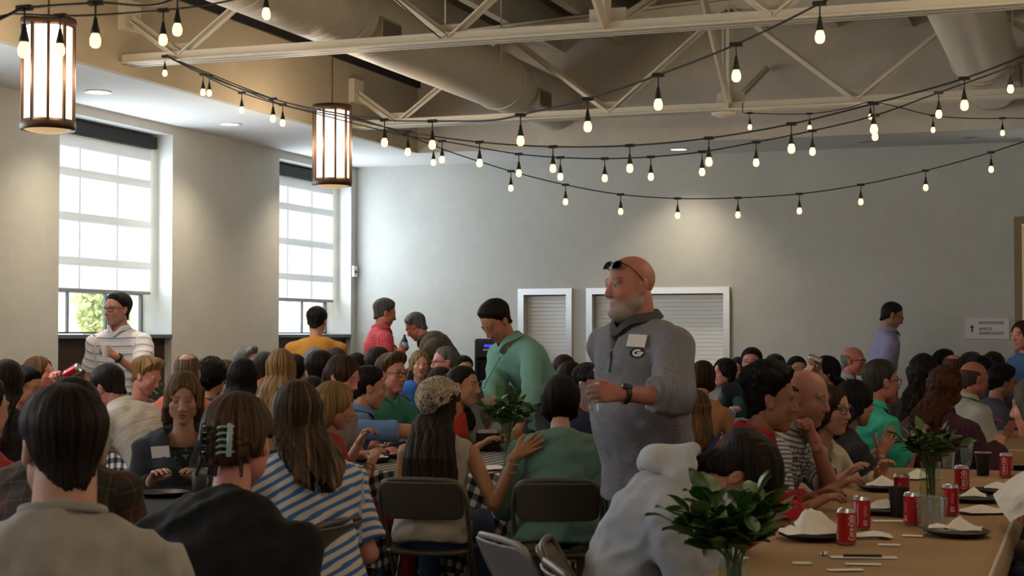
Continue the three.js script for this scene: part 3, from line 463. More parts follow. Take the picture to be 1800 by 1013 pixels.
function person(id, s) {
  const sit = s.pose !== 'stand', sex = s.sex ?? 'm', m = s.m ?? 1, w = s.w ?? 1, lean = s.lean ?? (sit ? 0.12 : 0.02), hunch = s.hunch ?? (sit ? 0.25 : 0.12), side = s.side ?? 0;
  const fr = s.f * Math.PI / 180, fv = CF.clone().multiplyScalar(-Math.cos(fr)).addScaledVector(CR, Math.sin(fr)), turn = Math.atan2(fv.x, fv.z);
  const hair = s.hair ?? {}, vol = hair.style ? (hair.vol ?? 0.014) : 0, hp = s.hp ?? 0.08, hy = s.hy ?? 0, hr = s.hr ?? 0;
  const px = 2800 / s.d, cellH = px > 330 ? 0.0042 : px > 240 ? 0.0055 : 0.0072, cellC = px > 500 ? 0.0105 : px > 300 ? 0.0125 : 0.018, cellHair = px > 600 ? 0.0045 : px > 330 ? 0.005 : px > 240 ? 0.0062 : 0.008;
  const hw = at(s.px, s.top, s.d); hw.y -= 0.118 + vol * 1.05 * Math.cos(hp * 0.5) - (hp > 0.5 ? 0.012 : 0);
  // spine; its length (or the legs') follows from the surveyed height of the head
  let L = 0.5 * m, hipY = sit ? 0.53 : 0.93 * m; const sp = [];
  const build = () => { sp.length = 0; let x = 0, y = hipY, z = 0; sp.push(V(x, y, z)); for (let i = 1; i <= 6; i++) { const a = lean + hunch * i / 6; x += Math.sin(side) * L / 6; y += Math.cos(a) * Math.cos(side) * L / 6; z += Math.sin(a) * L / 6; sp.push(V(x, y, z)); }
    const na = (lean + hunch) * 0.7 + 0.12 + (s.neck ?? 0); return sp[6].clone().add(V(Math.sin(side) * 0.1, Math.cos(na) * 0.15, Math.sin(na) * 0.15 + 0.01)); };
  let hc = build();
  for (let i = 0; i < 4; i++) { const e = hw.y - hc.y; if (sit) L = clamp(L + e / Math.max(0.5, Math.cos(lean + hunch / 2)), 0.38, 0.66); else hipY = clamp(hipY + e, 0.72, 1.05); hc = build(); }
  const q = new THREE.Quaternion().setFromAxisAngle(V(0, 1, 0), turn), off = hc.clone().applyQuaternion(q), root = V(hw.x - off.x, 0, hw.z - off.z), qi = q.clone().invert();
  const toLocal = (p) => p.clone().sub(root).applyQuaternion(qi);
  const g = thing('person', s.label, 'person', root, turn, s.group);
  const tw = s.tw ?? 0, X = V(Math.cos(tw), 0, -Math.sin(tw)), sw = (sex === 'm' ? 0.188 : 0.162) * m * w, sc = sp[5].clone().lerp(sp[6], 0.25);
  const N5 = sp[6].clone().sub(sp[5]).normalize(), arms = [];
  for (const sd of [1, -1]) {
    const a = (sd > 0 ? s.la : s.ra) ?? {}, S = sc.clone().addScaledVector(X, sd * sw).add(V(0, -0.045 * m, (s.round ?? 0.0) + 0.005)).add(V(...(a.sh ?? [0, 0, 0])));
    let T = a.p ? toLocal(at(...a.p)) : a.t ? V(a.t[0] * (a.abs ? 1 : sd), a.t[1], a.t[2]) : sit ? (s.lap ? V(sd * 0.12, 0.64, 0.3) : V(sd * 0.17, 0.785, Math.max(0.34, sc.z + 0.24))) : V(sd * (sw + 0.075), sc.y - 0.53 * m, 0.05);
    const lu = 0.285 * m, lf = 0.25 * m; let D = T.clone().sub(S), dl = D.length(); if (dl > (lu + lf) * 0.985) { D.setLength((lu + lf) * 0.985); T = S.clone().add(D); dl = D.length(); }
    const ca = clamp((lu * lu + dl * dl - lf * lf) / (2 * lu * dl), -1, 1), hint = a.e ? V(a.e[0] * (a.abs ? 1 : sd), a.e[1], a.e[2]) : V(sd * 0.45, -1, -0.5), u = D.clone().normalize(), perp = hint.addScaledVector(u, -hint.dot(u)).normalize();
    const E = S.clone().addScaledVector(u, lu * ca).addScaledVector(perp, lu * Math.sqrt(1 - ca * ca));
    arms.push({ S, E, T, sd, a });
  }
  // head and its frame
  const hq = new THREE.Quaternion().setFromEuler(new THREE.Euler(hp, hy, hr, 'YXZ')), hs = (s.hs ?? 1) * (sex === 'f' ? 0.95 : 1.0);
  const HM = new THREE.Matrix4().compose(hc, hq, V(hs, hs, hs));
  const ar = (s.arm ?? 1) * (sex === 'm' ? 1 : 0.86), nr = (sex === 'm' ? 0.056 : 0.046) * (s.neckW ?? 1), nk = V(0, -0.05, -0.02).applyQuaternion(hq).add(hc), nb = sp[6].clone().add(V(0, -0.045, 0.0));
  // ---- skin: one continuous body, head and hands
  {
    const skinF = (x, y, z) => {
      let d = smin(cap(x, y, z, sp[1], sp[4], 0.075, 0.085), cap(x, y, z, nb, nk, nr * 1.08, nr), 0.04);
      for (const { S, E, T } of arms) { d = smin(d, cap(x, y, z, sc, S, 0.045, 0.046 * ar), 0.03); let e = cap(x, y, z, S, E, 0.05 * ar, 0.0385 * ar); e = smin(e, cap(x, y, z, E, T, 0.0415 * ar, 0.0255 * Math.sqrt(ar)), 0.015); d = smin(d, e, 0.02); }
      return d;
    };
    const b = new THREE.Box3(); for (const p of [...sp, nk, ...arms.flatMap((k) => [k.S, k.E, k.T])]) b.expandByPoint(p); b.expandByScalar(0.11);
    const sk = lin(s.skin ?? '#c08a70'), parts = [paint(surfaceNets(skinF, b.min.toArray(), b.max.toArray(), Math.min(cellC, 0.0125)), () => sk)];
    const h = headGeo({ jaw: sex === 'm' ? 1.12 : 0.94, fat: s.fat, beard: s.beard }, cellH).clone(); headPaint(h, { skin: s.skin ?? '#c08a70', hair: s.brow ?? hair.c, beard: s.beard, stubble: s.stubble, closed: s.closed, lips: s.lips ?? (sex === 'm' ? '#9c5f52' : '#a4504c') }); h.applyMatrix4(HM); parts.push(h);
    for (const { E, T, sd, a } of arms) {
      if (a.hide) continue;
      const hg = handGeo(a.hand ?? 'relax', px > 330 ? 0.0038 : 0.0058).clone(), yv = a.dir ? V(a.dir[0] * sd, a.dir[1], a.dir[2]).normalize() : T.clone().sub(E).normalize();
      const pv = a.palm ? V(a.palm[0] * sd, a.palm[1], a.palm[2]) : sit ? V(0, -1, 0.05) : V(-sd, 0, 0.1); pv.addScaledVector(yv, -pv.dot(yv)).normalize();
      const xv = yv.clone().cross(pv), M = new THREE.Matrix4().makeBasis(xv, yv, pv), k = (sex === 'm' ? 1.04 : 0.93) * m;
      // the thumb belongs on the inner side: palm x fingers decides, mirror where it would come out wrong
      // (left hand, palm down, fingers forward: thumb towards the right hand)
      const want = sd > 0 ? 1 : -1, mir = want > 0 ? -1 : 1;   // x = y cross palm points to the little-finger side of a left hand
      hg.scale(k * mir, k, k); if (mir < 0) { const ix = hg.index.array.slice(); for (let i = 0; i < ix.length; i += 3) { const t = ix[i]; ix[i] = ix[i + 1]; ix[i + 1] = t; } hg.setIndex(new THREE.BufferAttribute(ix, 1)); hg.computeVertexNormals(); }
      hg.applyMatrix4(M); hg.translate(T.x, T.y, T.z); parts.push(paint(hg, () => [sk[0] * 1.0, sk[1] * 0.95, sk[2] * 0.93]));
    }
    mesh('body', mergeGeometries(parts.map((p) => { p.deleteAttribute('uv'); return p; })), mSkin, g);
  }
  // ---- shirt
  const sh = s.shirt ?? { c: '#666666', sl: 0.5 }, ease = sh.ease ?? 0.008, tab = FA[sex], belly = s.belly ?? 0, hem = sh.hem ?? (sit ? 0.06 : 0.14);
  const torso = (x, y, z, out) => {
    let best = 1e9, bi = 0, bt = 0; for (let i = 0; i < 6; i++) { const a = sp[i], b = sp[i + 1], bx = b.x - a.x, by = b.y - a.y, bz = b.z - a.z, l2 = bx * bx + by * by + bz * bz; let t = ((x - a.x) * bx + (y - a.y) * by + (z - a.z) * bz) / l2; t = clamp(t, i === 0 ? -3 : 0, i === 5 ? 3 : 1); const dx = x - a.x - bx * t, dy = y - a.y - by * t, dz = z - a.z - bz * t, d = dx * dx + dy * dy + dz * dz; if (d < best) { best = d; bi = i; bt = t; } }
    const a = sp[bi], b = sp[bi + 1], cx = lerp(a.x, b.x, bt), cy = lerp(a.y, b.y, bt), cz = lerp(a.z, b.z, bt), l = Math.hypot(b.y - a.y, b.z - a.z), ny = -(b.z - a.z) / l, nz = (b.y - a.y) / l, T = (bi + bt) / 6;
    const tk = tw * clamp(T, 0, 1), px0 = x - cx, pd = (y - cy) * ny + (z - cz) * nz, lx = px0 * Math.cos(tk) - pd * Math.sin(tk); let ld = px0 * Math.sin(tk) + pd * Math.cos(tk);
    let [, A, Bd] = prof(tab, T); A *= w * m; Bd *= w * m;
    if (belly) { const k = belly * Math.exp(-(((T - 0.25) / 0.3) ** 2)); ld -= k * 0.5; Bd += k * 0.6; A += k * 0.35; }
    let d = (Math.sqrt((lx / (A + ease)) ** 2 + (ld / (Bd + ease)) ** 2) - 1) * Math.min(A, Bd);
    if (sex === 'f') d = smin(d, ell(Math.abs(lx), (T - 0.66) * L, ld, 0.065 * m, 0, 0.062 * m, 0.06 * m, 0.065 * m, 0.062 * m), 0.04);
    d = smax(d, (T - 0.985) * L, 0.03); d = smax(d, (-T - hem / L * 1.0) * L, 0.01);
    if (out) { out.u = lx; out.v = T * L; } return d;
  };
  const sl = sh.sl ?? 0.5, fold = sh.fold ?? 1.7, sr = (sh.loose ?? 0.014) + (sl > 1 ? 0 : 0.004), nseed = id.length * 3.1 + s.px * 0.01;
  const sleeves = arms.map(({ S, E, T }) => { const o = []; if (sl > 0) { const t = Math.min(1, sl), e = S.clone().lerp(E, t); o.push([S, e, 0.05 * ar + sr * 0.6, lerp(0.055, 0.042, t) * ar + sr, sl < 1]); } if (sl > 1) { const e = E.clone().lerp(T, Math.min(1, sl - 1)); o.push([E, e, 0.043 * ar + sr, lerp(0.043, 0.03, Math.min(1, sl - 1)) * ar + sr * 0.8, true]); } return o; });
  const tz = sp[6].clone().add(V(0, -0.022, -0.012));
  const shirtF = (x, y, z) => {
    let d = torso(x, y, z);
    for (let i = 0; i < 2; i++) {
      const S = arms[i].S; if (sl > 0) d = smin(d, Math.min(cap(x, y, z, sc, S, 0.058, 0.05 * ar + sr * 0.5), cap(x, y, z, tz, S, 0.05, 0.045 * ar + sr * 0.4)), 0.045); else d = smin(d, cap(x, y, z, sc, sc.clone().lerp(S, 0.72), 0.05, 0.04), 0.04);
      let e = 9; for (const [a, b, r0, r1, cut] of sleeves[i]) { let c = cap(x, y, z, a, b, r0, r1); if (cut) { const dx = b.x - a.x, dy = b.y - a.y, dz = b.z - a.z, l = Math.hypot(dx, dy, dz); c = smax(c, ((x - b.x) * dx + (y - b.y) * dy + (z - b.z) * dz) / l, 0.006); } e = smin(e, c, 0.02); }
      if (e < 9) d = smin(d, e, 0.03);
    }
    d = smax(d, -cap(x, y, z, nb, nk, nr * 1.02, nr * 0.9), 0.006);
    if (sh.v) { const yy = y - (sp[6].y - sh.v), zz = sp[5].z + 0.02; d = smax(d, -Math.max(Math.abs(x) - 0.4 * yy, (zz - z), yy - sh.v - 0.05), 0.008); }
    if (Math.abs(d) < 0.04) d -= fold * (0.0045 * noise(x * 11 + nseed, y * 9, z * 11) + 0.0032 * noise(x * 26 + y * 14 + nseed, y * 20 - x * 9, z * 24) + 0.0035 * (1 - Math.abs(noise(x * 9 + y * 16 + nseed, y * 7 - z * 9, z * 8)) * 2));
    return d;
  };
  {
    const b = new THREE.Box3(); for (const p of [...sp, ...arms.flatMap((k) => sl > 1 ? [k.S, k.E, k.T] : [k.S, k.E])]) b.expandByPoint(p); b.expandByPoint(sp[0].clone().add(V(0, -hem, 0))); b.expandByScalar(0.2 + belly + 0.1 * Math.max(0, w - 1)); b.min.x -= 0.06; b.max.x += 0.06; b.min.z -= 0.03; b.max.z += 0.04;
    const geo = surfaceNets(shirtF, b.min.toArray(), b.max.toArray(), cellC), P = geo.attributes.position, uv = new Float32Array(P.count * 2), o = {};
    const du = sh.diag ?? 0;
    for (let i = 0; i < P.count; i++) {
      const x = P.getX(i), y = P.getY(i), z = P.getZ(i), dt = torso(x, y, z, o); let u = o.u, v = o.v;
      for (let k = 0; k < 2; k++) for (const [a, bb, r0, r1] of sleeves[k]) if (cap(x, y, z, a, bb, r0, r1) < dt - 0.012) { const D = bb.clone().sub(a), l = D.length(), t = D.normalize().dot(V(x - a.x, y - a.y, z - a.z)); u = z; v = L - t - (a === arms[k].E ? 0.28 : 0); }
      uv[2 * i] = u + nseed; uv[2 * i + 1] = v + du * u;
    }
    geo.setAttribute('uv', new THREE.BufferAttribute(uv, 2));
    mesh(sh.name ?? 'shirt', geo, cloth(sh.tex ? '#ffffff' : sh.c, sh.tex, sh.rough ?? 0.9), g);
  }
  if (s.inner) {
    const innF = (x, y, z) => { const o = {}, d = torso(x, y, z, o) + 0.014; return smax(smax(smax(d, (o.v / L - 0.84) * L, 0.01), Math.abs(o.u) - 0.09, 0.01), (0.42 - o.v / L) * L, 0.01); };
    const gi = surfaceNets(innF, [-0.16, sp[2].y - 0.02, -0.2], [0.16, sp[6].y + 0.05, sp[6].z + 0.3], 0.012); metreUV(gi); mesh(s.inner.name ?? 'inner_top', gi, cloth(s.inner.tex ? '#ffffff' : s.inner.c, s.inner.tex), g);
  }
  if (sh.collar) {
    const cl = lathe([[nr + 0.012, -0.03], [nr + 0.01, 0.016], [nr + 0.015, 0.021], [nr + 0.034, -0.012], [nr + 0.03, -0.016], [nr + 0.016, 0.004]], 28), c = cl.attributes.position;
    for (let i = 0; i < c.count; i++) { const x = c.getX(i), z = c.getZ(i), a = Math.atan2(x, z), fr0 = Math.exp(-a * a * 5); c.setY(i, c.getY(i) - 0.05 * fr0 + 0.004); c.setZ(i, z * 1.1 + fr0 * 0.016 - 0.004); }
    cl.computeVertexNormals(); const dir = nk.clone().sub(nb).normalize(); cl.applyQuaternion(new THREE.Quaternion().setFromUnitVectors(V(0, 1, 0), dir)); cl.translate(sp[6].x, sp[6].y + 0.016, sp[6].z + 0.01); metreUV(cl);
    const cm = cloth(sh.cc ?? sh.c ?? '#ffffff', null).clone(); cm.side = THREE.DoubleSide; mesh('collar', cl, cm, g);
  }
  if (sh.band) { const t = new THREE.TorusGeometry(nr + 0.016, 0.0075, 8, 36); t.scale(1.06, 1, 1.4); t.rotateX(Math.PI / 2); const dir = nk.clone().sub(nb).normalize(); t.applyQuaternion(new THREE.Quaternion().setFromUnitVectors(V(0, 1, 0), dir)); t.translate(sp[6].x, sp[6].y + 0.014, sp[6].z + 0.002); metreUV(t); mesh('neckband', t, cloth(sh.c, null), g); }
  // ---- trousers or skirt, shoes
  {
    const legs = [1, -1].map((sd) => { const h = V(sd * 0.085 * w, hipY - 0.03, 0.02); if (sit) { const k = V(sd * (s.knee ?? 0.13), 0.51, 0.44 * m + 0.02), an = s.tuck ? V(sd * 0.12, 0.1, 0.22) : V(sd * 0.13, 0.09, 0.42 * m); return [h, k, an]; } return [h, V(sd * 0.1, hipY * 0.53, 0.03), V(sd * 0.105, 0.09, 0)]; });
    const pf = (x, y, z) => { let d = ell(x, y, z, 0, hipY - 0.02, 0, 0.172 * w, 0.11, 0.125 * w); for (const [h, k, an] of legs) { d = smin(d, smin(cap(x, y, z, h, k, 0.088 * w, 0.066 * w), cap(x, y, z, k, an, 0.064 * w, 0.05), 0.03), 0.05); } return d - 0.004 * noise(x * 12, y * 12, z * 12); };
    const b = new THREE.Box3(); for (const l of legs) for (const p of l) b.expandByPoint(p); b.expandByPoint(V(0, hipY + 0.1, 0)); b.expandByScalar(0.14);
    b.min.x -= 0.06; b.max.x += 0.06;
    const geo = surfaceNets(pf, b.min.toArray(), b.max.toArray(), px > 300 ? 0.017 : 0.026); metreUV(geo); mesh(s.skirt ? 'skirt' : 'trousers', geo, cloth(s.pants ?? '#2c3442'), g);
    for (const l of legs) { const o = mesh('shoe', shoeGeo, std(hex(s.shoe ?? '#2b2725'), 0.6), g); o.position.set(l[2].x, 0, l[2].z); o.rotation.y = l[2].x > 0 ? 0.12 : -0.12; }
  }
  // ---- hair
  let hairMesh;
  if (hair.style) {
    let zb; if (['long', 'wavy', 'pony'].includes(hair.style) && (hair.len ?? 0.3) > 0.17) {
      zb = []; const cy = 1, sy = 0; for (let f = 0; f < (hair.len ?? 0.3) + 0.1; f += 0.02) { let z = -0.02; for (let k = 0; k < 40; k++) { const lz = -0.02 - k * 0.01, P0 = hc.clone().add(V(sy * lz * hs, -f * hs, cy * lz * hs)); if (shirtF(P0.x, P0.y, P0.z) < 0.004) z = lz; } zb.push(Math.round((z < -0.03 ? z - 0.012 + 0.055 : 0.02) * 100) / 100); }
      for (let k = 1; k < zb.length; k++) zb[k] = Math.min(zb[k], zb[k - 1] + 0.02); for (let k = zb.length - 2; k >= 0; k--) zb[k] = Math.min(zb[k], zb[k + 1] + 0.03);
    }
    const hg = hairGeo({ ...hair, zb, yaw: hy }, cellHair, hp, hr, lean + hunch * 0.8 - 0.1); hairMesh = mesh('hair', hg, hairMat(hair.c), g); hairMesh.position.copy(hc); hairMesh.rotation.y = hy; hairMesh.scale.setScalar(hs);
  }
  const inHead = (name, geo, mat) => { geo.applyMatrix4(HM); return mesh(name, geo, mat, g); };
  if (s.glasses) inHead('glasses', glassesGeo(), std(hex(s.glasses === true ? '#1c1a1a' : s.glasses), 0.35));
  if (s.shades) { const gg = glassesGeo(true); gg.rotateX(-0.75 + (s.shades.tilt ?? 0)); gg.translate(0, 0.014 + vol * 0.9 + (s.shades.y ?? 0), (s.shades.z ?? 0)); inHead('sunglasses', gg, std(hex(s.shades.c ?? '#15151a'), 0.25)); }
  const onShirt = (lx, t, dirZ = 1) => { // a point on the cloth, found along the chest's normal
    const i = clamp(Math.floor(t * 6), 0, 5), c = sp[i].clone().lerp(sp[i + 1], t * 6 - i), a = sp[i + 1].clone().sub(sp[i]).normalize(), n = V(0, -a.z, a.y).multiplyScalar(dirZ), p = c.clone().add(V(lx, 0, 0)); let k = 0.4; for (; k > 0; k -= 0.002) { const e = p.clone().addScaledVector(n, k); if (shirtF(e.x, e.y, e.z) < 0) break; }
    const e = p.addScaledVector(n, k), h = 0.004, gr = V(shirtF(e.x + h, e.y, e.z) - shirtF(e.x - h, e.y, e.z), shirtF(e.x, e.y + h, e.z) - shirtF(e.x, e.y - h, e.z), shirtF(e.x, e.y, e.z + h) - shirtF(e.x, e.y, e.z - h)).normalize(); return { p: e, n: gr, up: a };
  };
  const patch = (name, lx, t, w0, h0, mat, lift = 0.003, rot = 0) => {
    const { p, n, up } = onShirt(lx, t), x = up.clone().cross(n).normalize(), y = n.clone().cross(x), o = mesh(name, mat.map ? flatPatch(w0, h0) : new RoundedBoxGeometry(w0, h0, 0.0025, 1, 0.001), mat, g);
    o.quaternion.setFromRotationMatrix(new THREE.Matrix4().makeBasis(x, y, n)); o.rotateZ(rot); o.position.copy(p).addScaledVector(n, lift + 0.002); return o;
  };
  if (s.badge) patch('name_tag', s.badge[0], s.badge[1], 0.088, 0.056, mBadge, id === 'mint' ? 0.014 : 0.007, s.badge[2] ?? 0);
  if (s.watch) { const k = arms[s.watch > 0 ? 0 : 1], p = k.E.clone().lerp(k.T, 0.93), dir = k.T.clone().sub(k.E).normalize(), qd = new THREE.Quaternion().setFromUnitVectors(V(0, 0, 1), dir); const t = new THREE.TorusGeometry(0.031 * Math.sqrt(ar), 0.006, 8, 24); t.scale(1, 1, 2); t.applyQuaternion(qd); t.translate(p.x, p.y, p.z); const wt = mesh('watch', t, std(hex('#16171a'), 0.4), g); const n = k.a.face ? V(...k.a.face) : V(0, 1, 0.3); n.addScaledVector(dir, -n.dot(dir)).normalize(); const dl = new THREE.CylinderGeometry(0.021, 0.021, 0.011, 24); dl.applyQuaternion(new THREE.Quaternion().setFromUnitVectors(V(0, 1, 0), n)); dl.translate(p.x + n.x * 0.032, p.y + n.y * 0.032, p.z + n.z * 0.032); mesh('watch_face', dl, std(hex('#24272c'), 0.2), wt); }
  const P = { g, root, turn, arms, sp, hc, HM, hq, q, patch, onShirt, inHead, toLocal, hw, sc, nk, nb, shirtF, world: (v) => v.clone().applyQuaternion(q).add(root), s };
  if (sit && s.chair !== 0) placeChair(root, turn, s);
  return PEOPLE[id] = P;
}
function flatPatch(w, h) { return new THREE.PlaneGeometry(w, h); }
const mBadge = std(hex('#d9d2cf'), 0.75);
function glassesGeo(dark) {
  const g = [];
  for (const sd of [-1, 1]) {
    const ring = []; for (let i = 0; i < 16; i++) { const a = i / 16 * Math.PI * 2, c = Math.cos(a), n = Math.sin(a), e = (v) => Math.sign(v) * Math.pow(Math.abs(v), 0.62); ring.push(V(sd * 0.033 + e(c) * 0.025, 0.008 + e(n) * 0.018, 0.1 - Math.abs(sd * 0.033 + e(c) * 0.02) * 0.12)); }
    g.push(tube(ring, 0.0022, 32, 5, true)); g.push(tube([V(sd * 0.057, 0.017, 0.093), V(sd * 0.076, 0.017, 0.07), V(sd * 0.083, 0.012, 0.02), V(sd * 0.082, 0.004, -0.02)], 0.0022, 16, 5));
    if (dark) { const d = new THREE.CircleGeometry(0.024, 20); d.scale(1, 0.76, 1); d.rotateY(sd * 0.12); d.translate(sd * 0.033, 0.008, 0.097); const b = d.clone(); b.index.array.reverse(); g.push(d, b); }
  }
  g.push(tube([V(-0.009, 0.013, 0.1), V(0, 0.016, 0.103), V(0.009, 0.013, 0.1)], 0.002, 6, 5)); return merge(g);
}
// ---- folding chairs
const mChairBrown = std(hex('#5d5548'), 0.42, { metalness: 0.25 }), mChairGrey = std(hex('#8b8784'), 0.42, { metalness: 0.25 });
const CH = (() => {
  const w = 0.2, up = [], legs = [];
  const arch = [V(-w, 0.02, 0.2), V(-w, 0.44, -0.06), V(-w - 0.002, 0.7, -0.215), V(-w + 0.03, 0.775, -0.252), V(-0.1, 0.785, -0.262), V(0.1, 0.785, -0.262), V(w - 0.03, 0.775, -0.252), V(w + 0.002, 0.7, -0.215), V(w, 0.44, -0.06), V(w, 0.02, 0.2)];
  const frame = merge([tube(arch, 0.0115, 72, 8), bar(V(-w, 0.1, 0.15), V(w, 0.1, 0.15), 0.016, 0.016, true)]);
  const rear = (sd) => bar(V(sd * (w - 0.028), 0.02, -0.2), V(sd * (w - 0.028), 0.43, 0.06), 0.02, 0.02, true);
  const cross = bar(V(-w + 0.03, 0.14, -0.125), V(w - 0.03, 0.14, -0.125), 0.014, 0.014, true);
  const seatS = surfaceNets((x, y, z) => { const ax = Math.abs(x), hwid = 0.195, qx = ax - hwid + 0.05, qz = Math.abs(z) - 0.19 + 0.05, r = Math.hypot(Math.max(qx, 0), Math.max(qz, 0)) + Math.min(Math.max(qx, qz), 0) - 0.05, top = 0.445 - 0.012 * (1 - (x / 0.2) ** 2) - 0.004; return smax(r, Math.abs(y - top) - 0.011, 0.006); }, [-0.22, 0.4, -0.22], [0.22, 0.47, 0.22], 0.009); metreUV(seatS); seatS.translate(0, 0, 0.02);
  const backS = surfaceNets((x, y, z) => { const zc = -0.215 - (y - 0.7) * 0.55 - 0.028 * (1 - (x / 0.2) ** 2), qx = Math.abs(x) - 0.196 + 0.045, qy = Math.abs(y - 0.685) - 0.093 + 0.045, r = Math.hypot(Math.max(qx, 0), Math.max(qy, 0)) + Math.min(Math.max(qx, qy), 0) - 0.045; return smax(r, Math.abs(z - zc) - 0.008, 0.005); }, [-0.22, 0.57, -0.34], [0.22, 0.81, -0.12], 0.0075); metreUV(backS);
  const foot = new THREE.CylinderGeometry(0.014, 0.016, 0.03, 10);
  return { frame, rear, cross, seatS, backS, foot, w };
})();
const chairs = {};
function chairProto(kind) {
  const t = new THREE.Group(), m = kind === 'grey' ? mChairGrey : mChairBrown;
  mesh('frame', CH.frame, m, t); mesh('leg', CH.rear(-1), m, t); mesh('leg', CH.rear(1), m, t); mesh('stretcher', CH.cross, m, t); mesh('seat', CH.seatS, m, t); mesh('backrest', CH.backS, m, t);
  for (const [x, z] of [[-CH.w, 0.205], [CH.w, 0.205], [-CH.w + 0.028, -0.205], [CH.w - 0.028, -0.205]]) mesh('rubber_foot', CH.foot, mBlack, t).position.set(x, 0.015, z);
  return t;
}
function putChair(pos, turn, label, kind = 'brown') { chairs[kind] ??= chairProto(kind); const c = chairs[kind].clone(); c.name = numbered('folding_chair'); c.position.copy(pos); c.position.y = 0; c.rotation.y = turn; tag(c, label, 'chair', 'metal folding chairs'); scene.add(c); return c; }
function placeChair(root, turn, s) { const back = s.chairBack ?? 0.04; putChair(V(root.x - Math.sin(turn) * back * -0.5 + (s.chairMove?.[0] ?? 0), 0, root.z - Math.cos(turn) * back * -0.5 + (s.chairMove?.[1] ?? 0)), turn + (s.chairTurn ?? 0), 'metal folding chair holding the ' + s.who, s.chair ?? 'brown'); }
// ------------------------------------------------------------------ the guests
const FAIR = '#c8957c', PINK = '#c98474', TAN = '#b07d5f', DEEP = '#8a5a42', RUDDY = '#b9705c';
const BR = '#3a281d', DK = '#1d1614', LB = '#7a5a3a', BL = '#b08d5c', GR = '#77716b', AU = '#5a2f1c', LG = '#9b9690';
const H = (style, c, o = {}) => ({ style, c, ...o });
// --- nearest row
person('tee', { label: 'person in off-white T-shirt with short dark hair, seen from behind', who: 'man in off-white T-shirt', px: 112, top: 680, d: 3.4, f: 196, hy: 0.22, hp: 0.1, w: 1.02, neckW: 1.15, skin: FAIR, hair: H('short', '#35251b', { vol: 0.013, nape: 0.012 }), shirt: { c: '#aea79e', band: 1, fold: 2.6, sl: 0.6, name: 'tee_shirt', hem: 0.07, loose: 0.02 }, pants: '#3a3f4a', lap: 1, chair: 'grey', hunch: 0.2 });
person('clip', { label: 'person in black top with gathered brown hair in a claw clip', who: 'woman in black top with claw clip', px: 420, top: 684, d: 4.05, f: 168, sex: 'f', w: 1.12, hy: -0.04, hp: 0.12, skin: PINK, hair: H('bun', '#6e5038', { vol: 0.018 }), shirt: { c: '#0d0d10', fold: 2.4, sl: 1.1, name: 'black_top', hem: 0.07, loose: 0.022, ease: 0.018 }, pants: '#20242c', lap: 1, chair: 'grey', hunch: 0.3 });
person('hoodie', { label: 'person in pale grey hoodie hunched over the paper-covered table, head down', who: 'hunched person in grey hoodie', px: 1292, top: 768, d: 5.1, f: 84, sex: 'm', lean: 0.0, hunch: 0.75, neck: 0.8, hp: 1.25, hr: 0, hy: 0.1, w: 1.06, skin: '#a97562', hair: H('short', '#2b1c14', { vol: 0.028, nape: 0.03, hl: 0.03 }), shirt: { c: '#a6a9b0', sl: 1.95, name: 'hoodie', hem: 0.07, loose: 0.024, ease: 0.02 }, pants: '#3b3f47', la: { t: [0.12, 0.79, 0.36] }, ra: { t: [0.12, 0.79, 0.36] } });
person('plaid', { label: 'person in dark brown plaid shirt behind the off-white T-shirt', who: 'man in dark plaid shirt', px: 128, top: 668, d: 5.5, f: 172, w: 1.16, hp: 0.3, skin: FAIR, hair: H('short', '#2a221d', { vol: 0.016 }), shirt: { tex: 'plaid', sl: 1.9, collar: 1, cc: '#3a3128', loose: 0.02 }, chair: 'brown', hunch: 0.35 });
person('stripe', { label: 'person in blue and white striped tee with long streaked hair', who: 'woman in blue striped tee', px: 522, top: 664, d: 5.95, f: 205, sex: 'f', w: 1.12, hp: 0.05, hy: -0.25, skin: PINK, hair: H('long', '#55402f', { len: 0.24, vol: 0.018, hs: 2, spread: 2.2, hi: 3 }), shades: { tilt: -0.05, y: 0.004, c: '#3a2a34' }, shirt: { tex: 'bluestripe', diag: 0.42, sl: 0.8, name: 'tee_shirt', loose: 0.03, ease: 0.02, hem: 0.07 }, pants: '#d0c8bc', chair: 'brown', lap: 1, chairTurn: 0.75, chairMove: [-0.14, 0.0] });
person('redleft', { label: 'person in red shirt cut off by the left edge of the picture', who: 'person in red shirt at left edge', px: -28, top: 662, d: 6.3, f: 150, w: 1.05, skin: FAIR, hair: H('short', BR), shirt: { c: '#a11519', sl: 0.7 } });
// --- black table and beyond, left
person('cardigan', { label: 'person in charcoal cardigan with name tag and shoulder-length light brown hair, looking down', who: 'woman in charcoal cardigan', px: 322, top: 650, d: 7.5, f: 8, sex: 'f', w: 1.12, hp: 0.3, hy: 0.02, closed: 1, skin: '#b98a74', brow: '#6d5138', hair: H('long', '#8a6840', { len: 0.2, vol: 0.014, front: 1, hs: 1 }), shirt: { c: '#33363d', sl: 1.9, v: 0.24, name: 'cardigan', loose: 0.02, ease: 0.014 }, inner: { tex: 'darkprint', name: 'blouse' }, badge: [-0.1, 0.83, 0.15], la: { t: [0.1, 0.785, 0.34] }, ra: { t: [0.13, 0.785, 0.34] } });
person('polo', { label: 'person in pale fine-striped polo bending forward, sunglasses behind the head', who: 'man in pale fine-striped polo', px: 190, top: 640, d: 9.0, f: 238, lean: 0.42, hunch: 0.45, hp: 0.55, hy: 0.1, w: 1.12, skin: PINK, hair: H('short', '#3a2e27', { vol: 0.013, hs: 3 }), shades: { tilt: 1.5, y: -0.045, z: -0.015 }, shirt: { tex: 'finestripe', sl: 0.7, collar: 1, cc: '#cfc6bb', loose: 0.025 } });
